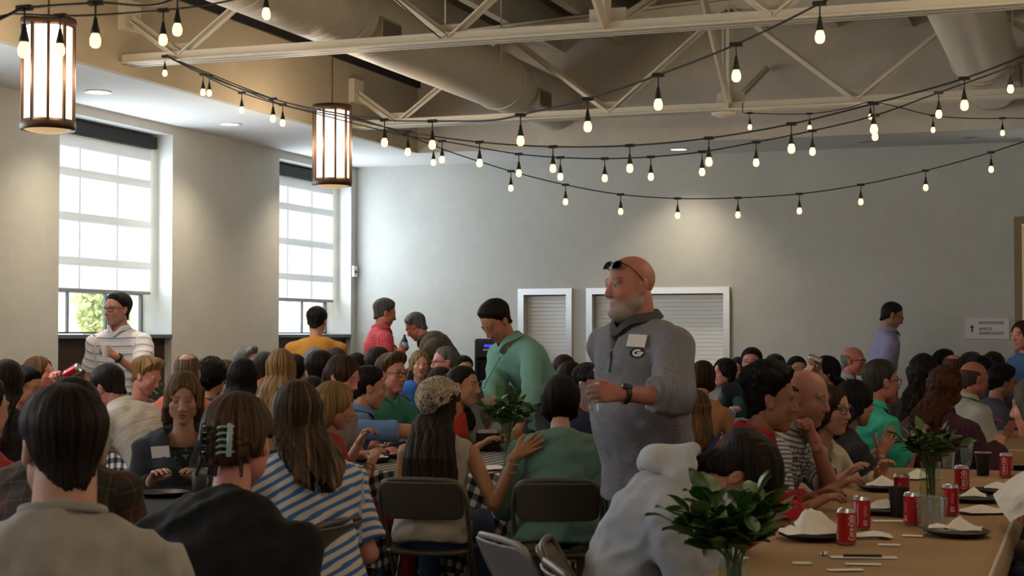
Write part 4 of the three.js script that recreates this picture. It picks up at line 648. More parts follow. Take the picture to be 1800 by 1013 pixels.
person('longbrown', { label: 'person with very long straight brown hair at the left edge', who: 'long-haired woman at left edge', px: 14, top: 629, d: 8.7, f: 172, sex: 'f', skin: FAIR, hair: H('long', '#3a241b', { len: 0.42, vol: 0.018, hs: 4 }), shirt: { c: '#241c20', sl: 1.5 } });
person('band', { label: 'person with shiny black hairband leaning behind the long brown hair', who: 'woman with black hairband', px: 47, top: 643, d: 9.7, f: 75, sex: 'f', hp: 0.35, skin: TAN, hair: H('short', DK, { vol: 0.016 }), shirt: { c: '#3d3430', sl: 1.4 } });
person('drinker', { label: 'fair-haired person drinking from a red can by the wall', who: 'fair-haired woman drinking from can', px: 70, top: 624, d: 10.6, f: 78, sex: 'f', hp: -0.12, skin: PINK, hair: H('long', '#7d5632', { len: 0.2, vol: 0.014, hs: 5 }), shirt: { c: '#8d8a80', sl: 1.9 }, la: { p: [108, 665, 10.55], hand: 'grip', palm: [-1, 0, 0.1], e: [1, -0.6, 0] } });
person('striped', { label: 'standing person in white polo with grey stripes holding a cup at the window', who: '', pose: 'stand', px: 206, top: 514, d: 12.0, f: -12, hy: -0.4, hp: 0.05, skin: '#b07a64', stubble: '#8b837c', glasses: true, hair: H('short', '#2c2622', { vol: 0.014, hl: 0.084 }), shirt: { tex: 'polostripe', sl: 0.8, collar: 1, cc: '#d8d6da', loose: 0.03, hem: 0.2 }, pants: '#6c655a', la: { p: [205, 628, 11.7], hand: 'grip', palm: [-1, 0, 0], e: [0.6, -1, -0.3] }, watch: 1 });
person('boy', { label: 'blond youth looking down, seen in profile before the brown panel', who: 'blond youth in profile', px: 258, top: 628, d: 11.3, f: 72, hp: 0.45, skin: PINK, hair: H('quiff', '#b98f58', { vol: 0.02 }), shirt: { c: '#3a4254', sl: 0.6 } });
person('balding', { label: 'person with thinning light hair seen from behind in coral shirt', who: 'thin-haired man in coral shirt', px: 330, top: 623, d: 10.2, f: 175, w: 1.05, skin: '#b98a74', hair: H('short', '#8a6f58', { vol: 0.006, bald: 1 }), shirt: { c: '#b5604c', sl: 0.7 } });
person('curly', { label: 'person with dark curly hair in navy shirt, seen from behind', who: 'dark curly-haired person in navy', px: 372, top: 628, d: 10.8, f: 165, skin: TAN, hair: H('curly', '#17110f', { vol: 0.034 }), shirt: { c: '#27384f', sl: 0.8 } });
person('ginger', { label: 'person with light brown hair just right of the dark curls', who: 'light brown-haired person beside dark curls', px: 397, top: 634, d: 11.5, f: 120, skin: FAIR, hair: H('short', '#7a532f'), shirt: { c: '#b9bfcc', sl: 0.8 } });
person('blacklong', { label: 'person with long straight black hair and cream top, from behind', who: 'woman with long black hair', px: 428, top: 627, d: 9.7, f: 172, sex: 'f', skin: FAIR, hair: H('long', '#1b1615', { len: 0.3, vol: 0.018, hs: 6, spread: 1.6 }), shirt: { c: '#a8977f', sl: 1.2 } });
person('greyman', { label: 'grey-haired ruddy person in profile behind the long black hair', who: 'grey-haired ruddy man', px: 436, top: 611, d: 13.0, f: 80, hp: 0.05, skin: RUDDY, hair: H('quiff', '#8f8680', { vol: 0.012 }), shirt: { c: '#4b5563', sl: 1.5 } });
person('greydark', { label: 'dark-grey-haired person left of the long blonde hair', who: 'dark grey-haired man', px: 467, top: 620, d: 12.2, f: 140, skin: RUDDY, hair: H('short', '#4a443f'), shirt: { c: '#3a4350', sl: 0.8 } });
person('blonde', { label: 'person with long straight blonde hair, seen from behind', who: 'woman with long blonde hair', px: 494, top: 611, d: 10.3, f: 178, sex: 'f', skin: FAIR, hair: H('long', '#b48d58', { hi: 0.3,  len: 0.3, vol: 0.018, hs: 7, spread: 1.3 }), shirt: { c: '#b9a48c', sl: 1.2 } });
person('behindblonde', { label: 'dark-haired person half hidden right of the long blonde hair', who: 'dark-haired person behind blonde', px: 518, top: 624, d: 11.9, f: 175, skin: FAIR, hair: H('short', '#2c211c'), shirt: { c: '#3b3733', sl: 1.2 } });
person('yellow', { label: 'standing person in mustard yellow shirt with back turned', who: '', pose: 'stand', px: 557, top: 540, d: 14.4, f: 184, hy: -0.25, hp: 0.25, w: 1.08, skin: TAN, hair: H('short', '#1d1715', { vol: 0.016 }), shirt: { c: '#a9741f', sl: 1.9, loose: 0.026, hem: 0.2 }, pants: '#2e2c30', la: { t: [0.17, 1.1, 0.3] }, ra: { t: [0.17, 1.1, 0.3] } });
person('g1', { label: 'grey-haired person in front of the mustard shirt', who: 'grey-haired man before mustard shirt', px: 553, top: 612, d: 12.8, f: 200, skin: FAIR, hair: H('short', LG), shirt: { c: '#5a5a62', sl: 0.8 } });
person('g2', { label: 'dark brown-haired person below the mustard shirt, from behind', who: 'brown-haired person below mustard shirt', px: 563, top: 618, d: 10.9, f: 165, skin: FAIR, hair: H('short', '#2f221b', { vol: 0.022 }), shirt: { c: '#4a4038', sl: 0.8 } });
person('g3', { label: 'small reddish-brown head right of the mustard shirt hem', who: 'reddish-brown-haired person at back', px: 590, top: 612, d: 13.4, f: 170, skin: FAIR, hair: H('short', '#5a3a2c'), shirt: { c: '#444a55', sl: 0.8 } });
person('profilegirl', { label: 'person with brown hair tied back looking down to the right', who: 'brown-haired woman looking down right', px: 603, top: 622, d: 8.95, f: 62, sex: 'f', hp: 0.4, closed: 1, skin: PINK, hair: H('pony', '#4d3322', { len: 0.2, vol: 0.014 }), shirt: { c: '#8a7d78', sl: 0.8 } });
person('g4', { label: 'black-haired head behind the brown tied-back hair', who: 'black-haired person at back left', px: 627, top: 622, d: 12.2, f: 175, skin: FAIR, hair: H('short', '#1f1815'), shirt: { c: '#3a3a42', sl: 0.8 } });
person('g5', { label: 'brown-haired person seen from behind below the pink checked shirt', who: 'brown-haired person below pink shirt', px: 665, top: 612, d: 11.4, f: 172, skin: FAIR, hair: H('short', '#3c2a20', { vol: 0.02 }), shirt: { c: '#3f3a36', sl: 0.8 } });
person('behindstripe', { label: 'dark brown head just behind the streaked long hair', who: 'dark-haired person behind streaked hair', px: 548, top: 659, d: 9.8, f: 200, sex: 'f', skin: FAIR, hair: H('bob', '#2c2019', { len: 0.12, vol: 0.016 }), shirt: { c: '#352c2a', sl: 1.2 } });
// --- round gingham table
person('reddress', { label: 'person with blonde bob and gold bracelets in a red dress', who: 'blonde woman in red dress', px: 588, top: 668, lean: 0.0, hunch: 0.12, d: 8.2, f: 96, sex: 'f', w: 1.02, hp: 0.2, skin: '#b07f66', hair: H('bob', '#b08750', { hi: 0.3,  len: 0.17, vol: 0.018, hs: 8 }), shirt: { c: '#a01c12', sl: 0.75, name: 'dress_top', loose: 0.02 }, pants: '#7d0d0f', skirt: 1, ra: { p: [652, 815, 8.2], hand: 'pinch', e: [0.4, -1, -0.2] }, la: { p: [632, 778, 8.5], hand: 'pinch' } });
person('bluekid', { label: 'dark-haired youth in light blue shirt holding a snack', who: 'youth in light blue shirt', px: 650, top: 645, d: 9.7, f: 102, hp: 0.2, skin: TAN, hair: H('short', '#221a16', { vol: 0.014 }), shirt: { c: '#5f7ea6', sl: 0.8, collar: 1 }, ra: { p: [643, 752, 9.5], hand: 'pinch', palm: [0.4, 0, 1], e: [0.6, -1, 0] } });
person('greenpolo', { label: 'person in green polo with glasses and brushed-back light brown hair', who: 'bespectacled man in green polo', px: 690, top: 622, d: 10.6, f: 42, hy: 0.15, skin: PINK, glasses: true, hair: H('quiff', '#7b5b3a', { vol: 0.018, nape: 0.01 }), shirt: { c: '#45917a', sl: 0.7, collar: 1 }, badge: [-0.09, 0.6] });
person('bluewoman', { label: 'long-haired blonde person facing the camera in bright blue top', who: 'blonde woman in bright blue', px: 738, top: 614, d: 13.7, f: 8, hy: 0.1, sex: 'f', skin: FAIR, hair: H('long', '#a08660', { len: 0.24, vol: 0.012, front: 1, hs: 9 }), shirt: { c: '#2b62b0', sl: 1.2, v: 0.1 } });
person('greyprofile', { label: 'grey-haired person with glasses looking left before the olive jacket', who: 'grey-haired man looking left', px: 782, top: 610, d: 12.7, f: -78, skin: PINK, glasses: true, hair: H('short', '#85807b', { vol: 0.008 }), shirt: { c: '#8b8f98', sl: 0.8 } });
person('g6', { label: 'dark-haired person left of the black dispenser', who: 'dark-haired person near dispenser', px: 815, top: 625, d: 13.9, f: 25, sex: 'f', skin: TAN, hair: H('short', '#231a17'), shirt: { c: '#5b5350', sl: 0.8 } });
person('whitesleeve', { label: 'person with long brown hair and white sleeves behind the headscarf', who: 'brown-haired woman in white sleeves', px: 772, top: 643, d: 10.25, f: 222, sex: 'f', lean: 0.2, skin: FAIR, hair: H('long', '#33231b', { len: 0.28, vol: 0.016, hs: 10 }), shirt: { c: '#b9b5ae', sl: 1.9, loose: 0.03 }, la: { p: [692, 792, 9.8] } });
person('orange', { label: 'dark-haired person in orange-red top seen in profile past the headscarf', who: 'profile woman in orange-red top', px: 815, top: 642, d: 9.75, f: 72, sex: 'f', hp: 0.12, skin: TAN, hair: H('topbun', '#201612', { vol: 0.01 }), shirt: { c: '#b8331b', sl: 0.0, name: 'sleeveless_top' } });
person('scarf', { label: 'person with patterned headscarf and very long dark hair, hand on a neighbour', who: 'woman in patterned headscarf', px: 778, top: 662, d: 7.8, f: 168, hy: -0.55, sex: 'f', w: 0.98, hp: 0.1, hr: 0.05, skin: '#a5724f', hair: H('long', '#2c1d15', { len: 0.46, vol: 0.012, hs: 11, spread: 2.2, hl: 0.02, hi: 1.2 }), shirt: { c: '#a39b8f', sl: 0, name: 'sleeveless_top', hem: 0.065, ease: 0.02 }, pants: '#33486b', ra: { p: [906, 802, 7.5], hand: 'flat', dir: [0.8, 0.55, 0.1], palm: [-0.1, -0.2, 1], e: [0.9, -1, -0.6] }, la: { t: [0.12, 0.78, 0.32] } });
person('sage', { label: 'person in sage green top with dark bobbed hair, seen from behind', who: 'woman in sage green top', px: 985, top: 656, d: 7.75, f: 176, hy: 0.1, sex: 'f', w: 1.2, skin: FAIR, hair: H('bob', '#231712', { len: 0.1, vol: 0.024, hs: 12, hl: 0.02 }), shirt: { c: '#5f7f72', sl: 1.6, name: 'sage_top', loose: 0.03, ease: 0.025 }, pants: '#8f8372' });
person('mint', { label: 'standing person in mint green shirt with name tag bending over the table', who: '', pose: 'stand', px: 872, top: 532, d: 10.0, f: -58, lean: 0.3, hunch: 0.45, hp: 0.75, closed: 1, hy: 0.15, w: 1.04, skin: '#a86f58', hair: H('short', '#241a16', { vol: 0.017, hl: 0.09 }), shirt: { c: '#6d9c8e', sl: 1.7, collar: 1, loose: 0.028, hem: 0.12, ease: 0.014 }, badge: [0.085, 0.7], pants: '#4b4a4a', la: { p: [910, 762, 9.6], hand: 'pinch', e: [1, -0.4, -0.3] }, ra: { p: [868, 762, 9.6], hand: 'pinch', e: [1, -0.4, -0.3] } });
person('g7', { label: 'small reddish head right of the mint shirt near the hatch', who: 'reddish-haired person near hatch', px: 992, top: 625, d: 13.2, f: 160, skin: RUDDY, hair: H('short', '#4a2f22'), shirt: { c: '#4a4a50', sl: 0.8 } });
person('g8', { label: 'dark brown head between the mint shirt and black cap', who: 'dark-haired person beside black cap', px: 1003, top: 638, d: 10.9, f: 170, skin: FAIR, hair: H('short', '#241915', { vol: 0.02 }), shirt: { c: '#3d3834', sl: 0.8 } });
person('capman', { label: 'person in black cap with white front panel beside the big man', who: 'person in black and white cap', px: 1036, top: 640, d: 9.7, f: 60, hp: 0.12, skin: '#b97668', glasses: true, hair: H('short', '#191513', { vol: 0.01 }), shirt: { c: '#2c3350', sl: 0.8 } });
// --- standing at the back
person('pink', { label: 'standing grey-haired person in pink checked shirt by the corner', who: '', pose: 'stand', px: 677, top: 526, d: 15.0, f: 108, hp: 0.3, w: 1.08, skin: RUDDY, hair: H('short', '#6f6a66', { vol: 0.018 }), shirt: { tex: 'pinkcheck', sl: 1.5, loose: 0.03, hem: 0.2, collar: 1, cc: '#c9414f' }, pants: '#3c3d45', la: { p: [705, 618, 14.7], hand: 'grip' }, ra: { p: [705, 618, 14.8], hand: 'grip' } });
person('olive', { label: 'grey-haired person in olive jacket bending away at the back wall', who: '', pose: 'stand', px: 731, top: 553, d: 15.2, f: 250, lean: 0.35, hunch: 0.5, hp: 0.6, w: 1.12, tw: 0.5, skin: RUDDY, hair: H('short', '#807c78', { vol: 0.014 }), shirt: { c: '#4d4432', sl: 1.95, name: 'jacket', loose: 0.035, ease: 0.025, hem: 0.22, collar: 1 }, pants: '#39393c', la: { t: [0.15, 1.02, 0.55] }, ra: { t: [0.15, 1.02, 0.55] } });
person('lavender', { label: 'standing person in lavender polo looking down by the far wall', who: '', pose: 'stand', px: 1568, top: 532, d: 14.7, f: 88, hp: 0.42, skin: '#a06a58', glasses: true, stubble: '#6b5a52', hair: H('short', '#2c2420', { vol: 0.006 }), shirt: { c: '#8a87a8', sl: 0.75, collar: 1, loose: 0.03, hem: 0.18 }, pants: '#3a3a42' });
person('bluestand', { label: 'standing person with long auburn hair and blue shirt at right edge', who: '', pose: 'stand', px: 1797, top: 562, d: 13.2, f: -62, sex: 'f', skin: PINK, hair: H('long', '#4f2a1a', { len: 0.3, vol: 0.014, hs: 13 }), shirt: { c: '#3d5f8a', sl: 1.2, loose: 0.025, hem: 0.15 }, pants: '#2b2f3c' });
// --- the big man
person('big', { label: 'big standing bearded person in heather grey pullover holding a clear cup', who: '', pose: 'stand', px: 1107, top: 456, d: 6.75, f: -54, hy: -0.1, hp: 0.06, w: 1.12, belly: 0.06, m: 1.02, hs: 1.08, neckW: 1.35, fat: 1, arm: 1.2, skin: '#b0705c', beard: '#9c8f86', brow: '#6b5146', shades: { tilt: 0.12, y: 0.012, z: 0.004 }, hunch: 0.14, shirt: { tex: 'heather', sl: 1.45, name: 'pullover', v: 0.13, loose: 0.034, ease: 0.03, hem: 0.24, collar: 1, cc: '#47464a' }, pants: '#26364f', badge: [0.12, 0.87, -0.12], la: { p: [1092, 693, 6.25], hand: 'grip', palm: [-1, -0.2, 0.2], e: [0.9, -1, -0.4], face: [0, 0.3, 1] }, watch: 1, ra: { t: [0.22, 0.98, -0.06], e: [0.3, -0.3, -1], hand: 'relax' }, inner: { c: '#9c1c26', name: 'undershirt' } });
// --- around the far gingham table
person('peach', { label: 'brown-haired person in peach top behind the big man', who: 'brown-haired woman in peach top', px: 1236, top: 632, d: 11.0, f: 160, sex: 'f', skin: TAN, hair: H('bob', '#46301f', { len: 0.1, vol: 0.014 }), shirt: { c: '#a8744f', sl: 1.2 } });
person('bluebent', { label: 'light brown-haired person in royal blue bending behind the big man', who: 'woman in royal blue', px: 1222, top: 682, d: 8.6, f: 170, sex: 'f', lean: 0.4, hunch: 0.4, skin: FAIR, hair: H('long', '#6b4c2e', { len: 0.22, vol: 0.014 }), shirt: { c: '#20345f', sl: 1.2 } });
person('tealleft', { label: 'dark-haired person in dark teal looking left before the wide shutter', who: 'woman in dark teal looking left', px: 1273, top: 628, d: 14.2, f: -72, sex: 'f', skin: PINK, hair: H('bob', '#2d1e18', { len: 0.14, vol: 0.02 }), shirt: { c: '#1f4a4a', sl: 1.1 } });
person('g9', { label: 'long-haired brunette beside the person in black pullover', who: 'brunette beside black pullover', px: 1298, top: 626, d: 14.8, f: -30, sex: 'f', skin: PINK, hair: H('long', '#33231c', { len: 0.26, vol: 0.014, front: 1, hs: 14 }), shirt: { c: '#4a4340', sl: 1.2 } });
person('blackman', { label: 'smiling person with glasses and name tag in black pullover', who: 'smiling man in black pullover', px: 1321, top: 612, d: 14.0, f: -14, hy: -0.1, w: 1.12, skin: PINK, glasses: true, hair: H('short', '#231a17', { vol: 0.014 }), shirt: { c: '#101216', sl: 1.9, name: 'pullover' }, badge: [0.1, 0.62] });
person('g10', { label: 'brown-haired head right of the person in black pullover', who: 'brown-haired person right of black pullover', px: 1363, top: 624, d: 14.8, f: 150, skin: FAIR, hair: H('short', '#3c291f', { vol: 0.018 }), shirt: { c: '#5a5148', sl: 0.8 } });
person('g11', { label: 'dark-haired face left of the person drinking with tilted head', who: 'dark-haired person at back centre', px: 1401, top: 626, d: 14.0, f: 10, sex: 'f', skin: TAN, hair: H('short', '#221917', { vol: 0.012 }), shirt: { c: '#8d847a', sl: 0.8 } });
person('tilter', { label: 'dark-haired person in denim blue tilting back to drink from a can', who: 'dark-haired woman in denim blue', px: 1449, top: 622, d: 11.4, f: -72, sex: 'f', hp: -0.32, skin: '#b27f66', hair: H('long', '#1c1412', { len: 0.2, vol: 0.014, hs: 15 }), shirt: { c: '#2c3d55', sl: 1.6 }, ra: { p: [1421, 650, 11.35], hand: 'grip', palm: [-0.4, 0.3, 1], e: [1, -0.8, 0] } });
person('oldman', { label: 'bald smiling person with glasses and checked shirt at the far wall', who: 'bald smiling man in checked shirt', px: 1500, top: 610, d: 13.8, f: 62, skin: RUDDY, glasses: true, hair: H('fringe', '#a39a92', { vol: 0.006 }), shirt: { tex: 'smallplaid', sl: 1.5, collar: 1, cc: '#a9b6cc' } });
// --- left side of the paper-covered table
person('redjacket', { label: 'youth with tall dark curly hair in bright red jacket', who: 'youth in bright red jacket', px: 1354, top: 638, d: 6.4, f: 78, hy: 0.15, hp: 0.1, w: 1.0, skin: '#8a5c42', hair: H('flat', '#120d0b', { vol: 0.034, curl: 1 }), shirt: { c: '#a01620', sl: 1.9, name: 'jacket', loose: 0.03, ease: 0.02, collar: 1 } });
person('chin', { label: 'bald person in patterned grey polo resting chin on hand', who: 'bald man in patterned polo', px: 1418, top: 652, d: 7.0, f: 66, hy: -0.25, hp: 0.22, w: 1.08, lean: 0.22, skin: '#a5705f', stubble: '#5a4a44', hair: H('fringe', '#4a3a32', { vol: 0.003 }), shirt: { tex: 'leafprint', sl: 0.85, collar: 1, cc: '#8e8d90', loose: 0.028 }, ra: { t: [0.14, 0.79, 0.4] }, la: { p: [1432, 775, 6.9], hand: 'fist', palm: [-0.5, 0.2, -1], dir: [-0.1, 0.95, -0.25], e: [0.2, -1, 0.5] } });
person('whitecardi', { label: 'person with dark-rimmed glasses and cream cardigan looking right', who: 'bespectacled woman in cream cardigan', px: 1460, top: 674, d: 7.65, f: 46, sex: 'f', hp: 0.08, skin: '#ad7f68', glasses: true, hair: H('long', '#3a2518', { len: 0.26, vol: 0.01, front: 1, hs: 16 }), shirt: { c: '#b3a78f', sl: 1.9, v: 0.14, name: 'cardigan', loose: 0.026 }, inner: { c: '#1a191c' } });
person('darklong', { label: 'person with long straight black hair gesturing beside the cream cardigan', who: 'woman with black hair gesturing', px: 1503, top: 665, d: 8.3, f: 108, sex: 'f', hp: 0.1, skin: '#9a6a52', hair: H('long', '#120d0c', { len: 0.36, vol: 0.014, hs: 17 }), shirt: { c: '#25232a', sl: 0.8 }, ra: { p: [1548, 800, 8.2], hand: 'flat', dir: [0.2, 0.9, 0.4], palm: [-1, 0, 0.4], e: [0.4, -1, 0] } });
person('tealpolo', { label: 'grey-haired person with glasses in bright teal polo', who: 'grey-haired man in teal polo', px: 1549, top: 633, d: 9.1, f: 106, w: 1.05, hp: 0.05, skin: '#a0634f', glasses: true, hair: H('short', '#4b4540', { vol: 0.01, bald: 1 }), shirt: { c: '#2f9c85', sl: 0.8, collar: 1, cc: '#3aa890', loose: 0.024 }, ra: { t: [0.05, 0.86, 0.4] } });
person('curlylong', { label: 'person with very long wavy dark hair right of the teal polo', who: 'woman with long wavy dark hair', px: 1624, top: 620, d: 10.5, f: 155, sex: 'f', skin: FAIR, hair: H('wavy', '#2a1c14', { len: 0.44, vol: 0.026, hs: 18, spread: 1.4 }), shirt: { c: '#1d1a1c', sl: 1.2 } });
person('maroon', { label: 'person with auburn hair in maroon knitted cardigan', who: 'auburn-haired woman in maroon cardigan', px: 1663, top: 640, d: 9.4, f: 132, sex: 'f', w: 1.12, skin: FAIR, hair: H('wavy', '#5d3218', { len: 0.24, vol: 0.024, hs: 19, spread: 1.2 }), shirt: { tex: 'maroonknit', sl: 1.9, name: 'cardigan', loose: 0.04, ease: 0.02 }, ra: { t: [0.2, 0.8, 0.42] } });
person('whitepolo', { label: 'balding ruddy person in pale polo with arms folded on the table', who: 'balding man in pale polo', px: 1712, top: 636, d: 11.1, f: 108, hp: 0.2, w: 1.05, skin: '#a5604f', hair: H('fringe', '#5d4a40', { vol: 0.006 }), shirt: { c: '#a9ab9c', sl: 0.85, collar: 1, loose: 0.03 } });
person('darkcurl', { label: 'dark wavy-haired person with rolled grey sleeves at far table', who: 'dark-haired man with grey sleeves', px: 1762, top: 640, d: 12.0, f: 96, hp: 0.3, skin: '#8f5c48', stubble: '#2a1d18', hair: H('curly', '#15100e', { vol: 0.024 }), shirt: { c: '#3f414b', sl: 1.4 } });
person('h1', { label: 'small dark head highest behind the long wavy hair', who: 'dark-haired person behind wavy hair', px: 1662, top: 615, d: 14.4, f: 100, skin: FAIR, hair: H('short', '#1c1513'), shirt: { c: '#3a3733', sl: 0.8 } });
person('h2', { label: 'light brown thinning head just above the auburn hair', who: 'thin-haired person above auburn hair', px: 1674, top: 624, d: 13.4, f: 172, skin: PINK, hair: H('short', '#6b513f', { vol: 0.006, bald: 1 }), shirt: { c: '#57524b', sl: 0.8 } });
person('h3', { label: 'grey head behind the balding person in pale polo', who: 'grey-haired person behind pale polo', px: 1710, top: 620, d: 14.5, f: 90, skin: FAIR, hair: H('short', '#5f5a57'), shirt: { c: '#4a4d55', sl: 0.8 } });
person('h4', { label: 'brown wavy-haired head near the doorway sign', who: 'brown wavy-haired person near sign', px: 1746, top: 619, d: 13.9, f: 160, skin: FAIR, hair: H('curly', '#3a281c', { vol: 0.024 }), shirt: { c: '#504a44', sl: 0.8 } });
person('h5', { label: 'black-haired head between the balding and brown wavy heads', who: 'black-haired person near sign', px: 1727, top: 627, d: 12.9, f: 150, skin: FAIR, hair: H('short', '#161110'), shirt: { c: '#33353d', sl: 0.8 } });
// right-hand side of the paper-covered table
person('rightedge', { label: 'person with long grey-blond hair holding a napkin at right edge', who: 'grey-blond woman at right edge', lap: 1, px: 1824, top: 655, d: 6.1, f: -128, sex: 'f', skin: PINK, hair: H('long', '#6d6259', { len: 0.34, vol: 0.016, hs: 20, front: 1 }), shirt: { c: '#6b5f58', sl: 1.6 }, ra: { p: [1812, 884, 5.72], hand: 'pinch' } });
// ------------------------------------------------------------------ tables and what stands on them
const TOP = 0.745;
const gingham = dataTex(64, (u, v) => { const a = u < 0.5, b = v < 0.5; const g = a && b ? 24 : a || b ? 104 : 214; return [g, g * 0.985, g * 0.97]; }, true, 15);
const mGing = std(hex('#ffffff'), 0.92, { map: gingham, bumpMap: weaveBump, bumpScale: 0.0006, side: THREE.DoubleSide });
const mBlackCloth = std(hex('#141417'), 0.9, { bumpMap: weaveBump, bumpScale: 0.0006, side: THREE.DoubleSide });
function clothGeo(r, drop, folds, sd) {
  const NR = 9, ND = 14, NA = 96, pos = [], uv = [], idx = [];
  for (let i = 0; i <= NR + ND; i++) for (let j = 0; j <= NA; j++) {
    const a = j / NA * Math.PI * 2; let rr, y, k;
    if (i <= NR) { rr = r * i / NR; y = 0; k = rr; } else { const t = (i - NR) / ND; k = r + t * drop; y = -t * drop; rr = r + 0.012 * sstep(t, 0, 0.1) + t * 0.06 + t * (0.035 * Math.sin(a * folds + 1.3 * Math.sin(a * 3 + sd)) + 0.015 * Math.sin(a * folds * 2.3 + sd)); }
    pos.push(Math.cos(a) * rr, y, Math.sin(a) * rr); uv.push(Math.cos(a) * k, Math.sin(a) * k);
  }
  const W = NA + 1; for (let i = 0; i < NR + ND; i++) for (let j = 0; j < NA; j++) { const o = i * W + j; idx.push(o, o + 1, o + W, o + 1, o + W + 1, o + W); }
  const g = new THREE.BufferGeometry(); g.setAttribute('position', new THREE.Float32BufferAttribute(pos, 3)); g.setAttribute('uv', new THREE.Float32BufferAttribute(uv, 2)); g.setIndex(idx); g.computeVertexNormals(); return g;
}
function roundTable(c, r, mat, label, clothLabel, sd) {
  const t = thing('round_table', label, 'table', V(c.x, 0, c.z));
  mesh('tabletop', lathe([[0, TOP - 0.035], [r - 0.012, TOP - 0.035], [r - 0.004, TOP - 0.02], [r - 0.01, TOP - 0.006], [0, TOP - 0.006]], 48), std(hex('#7b6a55'), 0.6), t);
  for (const [x, z] of [[-0.3, -0.3], [0.3, -0.3], [-0.3, 0.3], [0.3, 0.3]]) mesh('leg', bar(V(x, 0, z), V(x * 0.9, TOP - 0.03, z * 0.9), 0.028, 0.028, true), mFrame, t);
  const cl = mesh('tablecloth', clothGeo(r, 0.5, 9, sd), mat); cl.position.set(c.x, TOP, c.z); tag(cl, clothLabel, 'tablecloth');
  return t;
}
const tableA = at(290, 900, 6.75), tableB = at(835, 800, 8.9), tableC = at(1280, 745, 12.9), tableD = at(290, 700, 11.0);
roundTable(tableA, 0.74, mBlackCloth, 'round table under black cloth before the charcoal cardigan', 'black cloth on the round table before the charcoal cardigan', 1);
roundTable(tableB, 0.76, mGing, 'round table under gingham cloth beyond the headscarf', 'black and white gingham cloth on table beyond the headscarf', 2);
roundTable(tableC, 0.7, mGing, 'round table under gingham cloth before the wide shutter', 'black and white gingham cloth on far table before the shutter', 3);
roundTable(tableD, 0.5, mGing, 'round table under gingham cloth among guests at far left', 'black and white gingham cloth among guests at far left', 4);
// long tables under brown kraft paper
const mKraft = std(hex('#a9865a'), 0.8, { map: dataTex(256, (u, v) => { const g = 236 + 12 * tnoise(u, v, 6, 81) + 9 * tnoise(u, v, 128, 82); return [g, g, g]; }, true, 1), bumpMap: dataTex(256, (u, v) => { const g = 128 + 60 * tnoise(u, v, 5, 83) + 30 * tnoise(u, v, 14, 84); return [g, g, g]; }, false), bumpScale: 0.003, side: THREE.DoubleSide });
function longTable(x0, x1, z0, z1, label, paperLabel) {
  const t = thing('folding_table', label, 'table', V((x0 + x1) / 2, 0, (z0 + z1) / 2)), hx = (x1 - x0) / 2, hz = (z1 - z0) / 2;
  mesh('tabletop', box(-hx, hx, TOP - 0.04, TOP - 0.004, -hz, hz, 0.01), std(hex('#c6bfae'), 0.6), t);
  for (const sx of [-1, 1]) for (const sz of [-0.9, 0, 0.9]) mesh('leg', bar(V(sx * (hx - 0.1), 0, sz * hz), V(sx * (hx - 0.1), TOP - 0.04, sz * hz), 0.028, 0.028, true), mFrame, t);
  for (const sz of [-0.9, 0, 0.9]) mesh('cross_bar', bar(V(-hx + 0.1, 0.16, sz * hz), V(hx - 0.1, 0.16, sz * hz), 0.02, 0.02, true), mFrame, t);
  const prof0 = []; const n = 26, ov = 0.1; // section across: overhang, roll over the edge, flat
  for (let i = 0; i <= n; i++) { const s = i / n * (2 * hx + 2 * ov) - hx - ov, e = Math.abs(s) - hx; prof0.push(e < 0 ? [s, 0.002, s] : [Math.sign(s) * (hx + 0.012 * (1 - Math.exp(-e * 40)) + 0.02 * e), 0.002 - e, s]); }
  const m = 40, pos = [], uv = [], idx = []; for (let j = 0; j <= m; j++) { const s = j / m * (2 * hz + 2 * ov) - hz - ov, e = Math.abs(s) - hz, z = e < 0 ? s : Math.sign(s) * (hz + 0.012 * (1 - Math.exp(-e * 40))); for (const [x, y, u] of prof0) { pos.push(x, TOP + (e < 0 ? y : Math.min(y, 0.002 - e)) + 0.0012 * noise(u * 9, s * 7, 1), z); uv.push(u, s); } }
  const Wd = n + 1; for (let j = 0; j < m; j++) for (let i = 0; i < n; i++) { const o = j * Wd + i; idx.push(o, o + Wd, o + 1, o + 1, o + Wd, o + Wd + 1); }
  const g = new THREE.BufferGeometry(); g.setAttribute('position', new THREE.Float32BufferAttribute(pos, 3)); g.setAttribute('uv', new THREE.Float32BufferAttribute(uv, 2)); g.setIndex(idx); g.computeVertexNormals();
  const p = mesh('kraft_paper_cover', g, mKraft); p.position.set((x0 + x1) / 2, 0, (z0 + z1) / 2); tag(p, paperLabel, 'paper cover');
}
longTable(-1.07, -0.27, -8.75, -3.5, 'long folding table holding the red cans', 'brown kraft paper on the long table with red cans');
longTable(-0.62, 0.18, -13.8, -10.35, 'long folding table behind the one with cans', 'brown kraft paper on the long table behind the cans');
const mRed = '#b3121c', YT = TOP + 0.004;
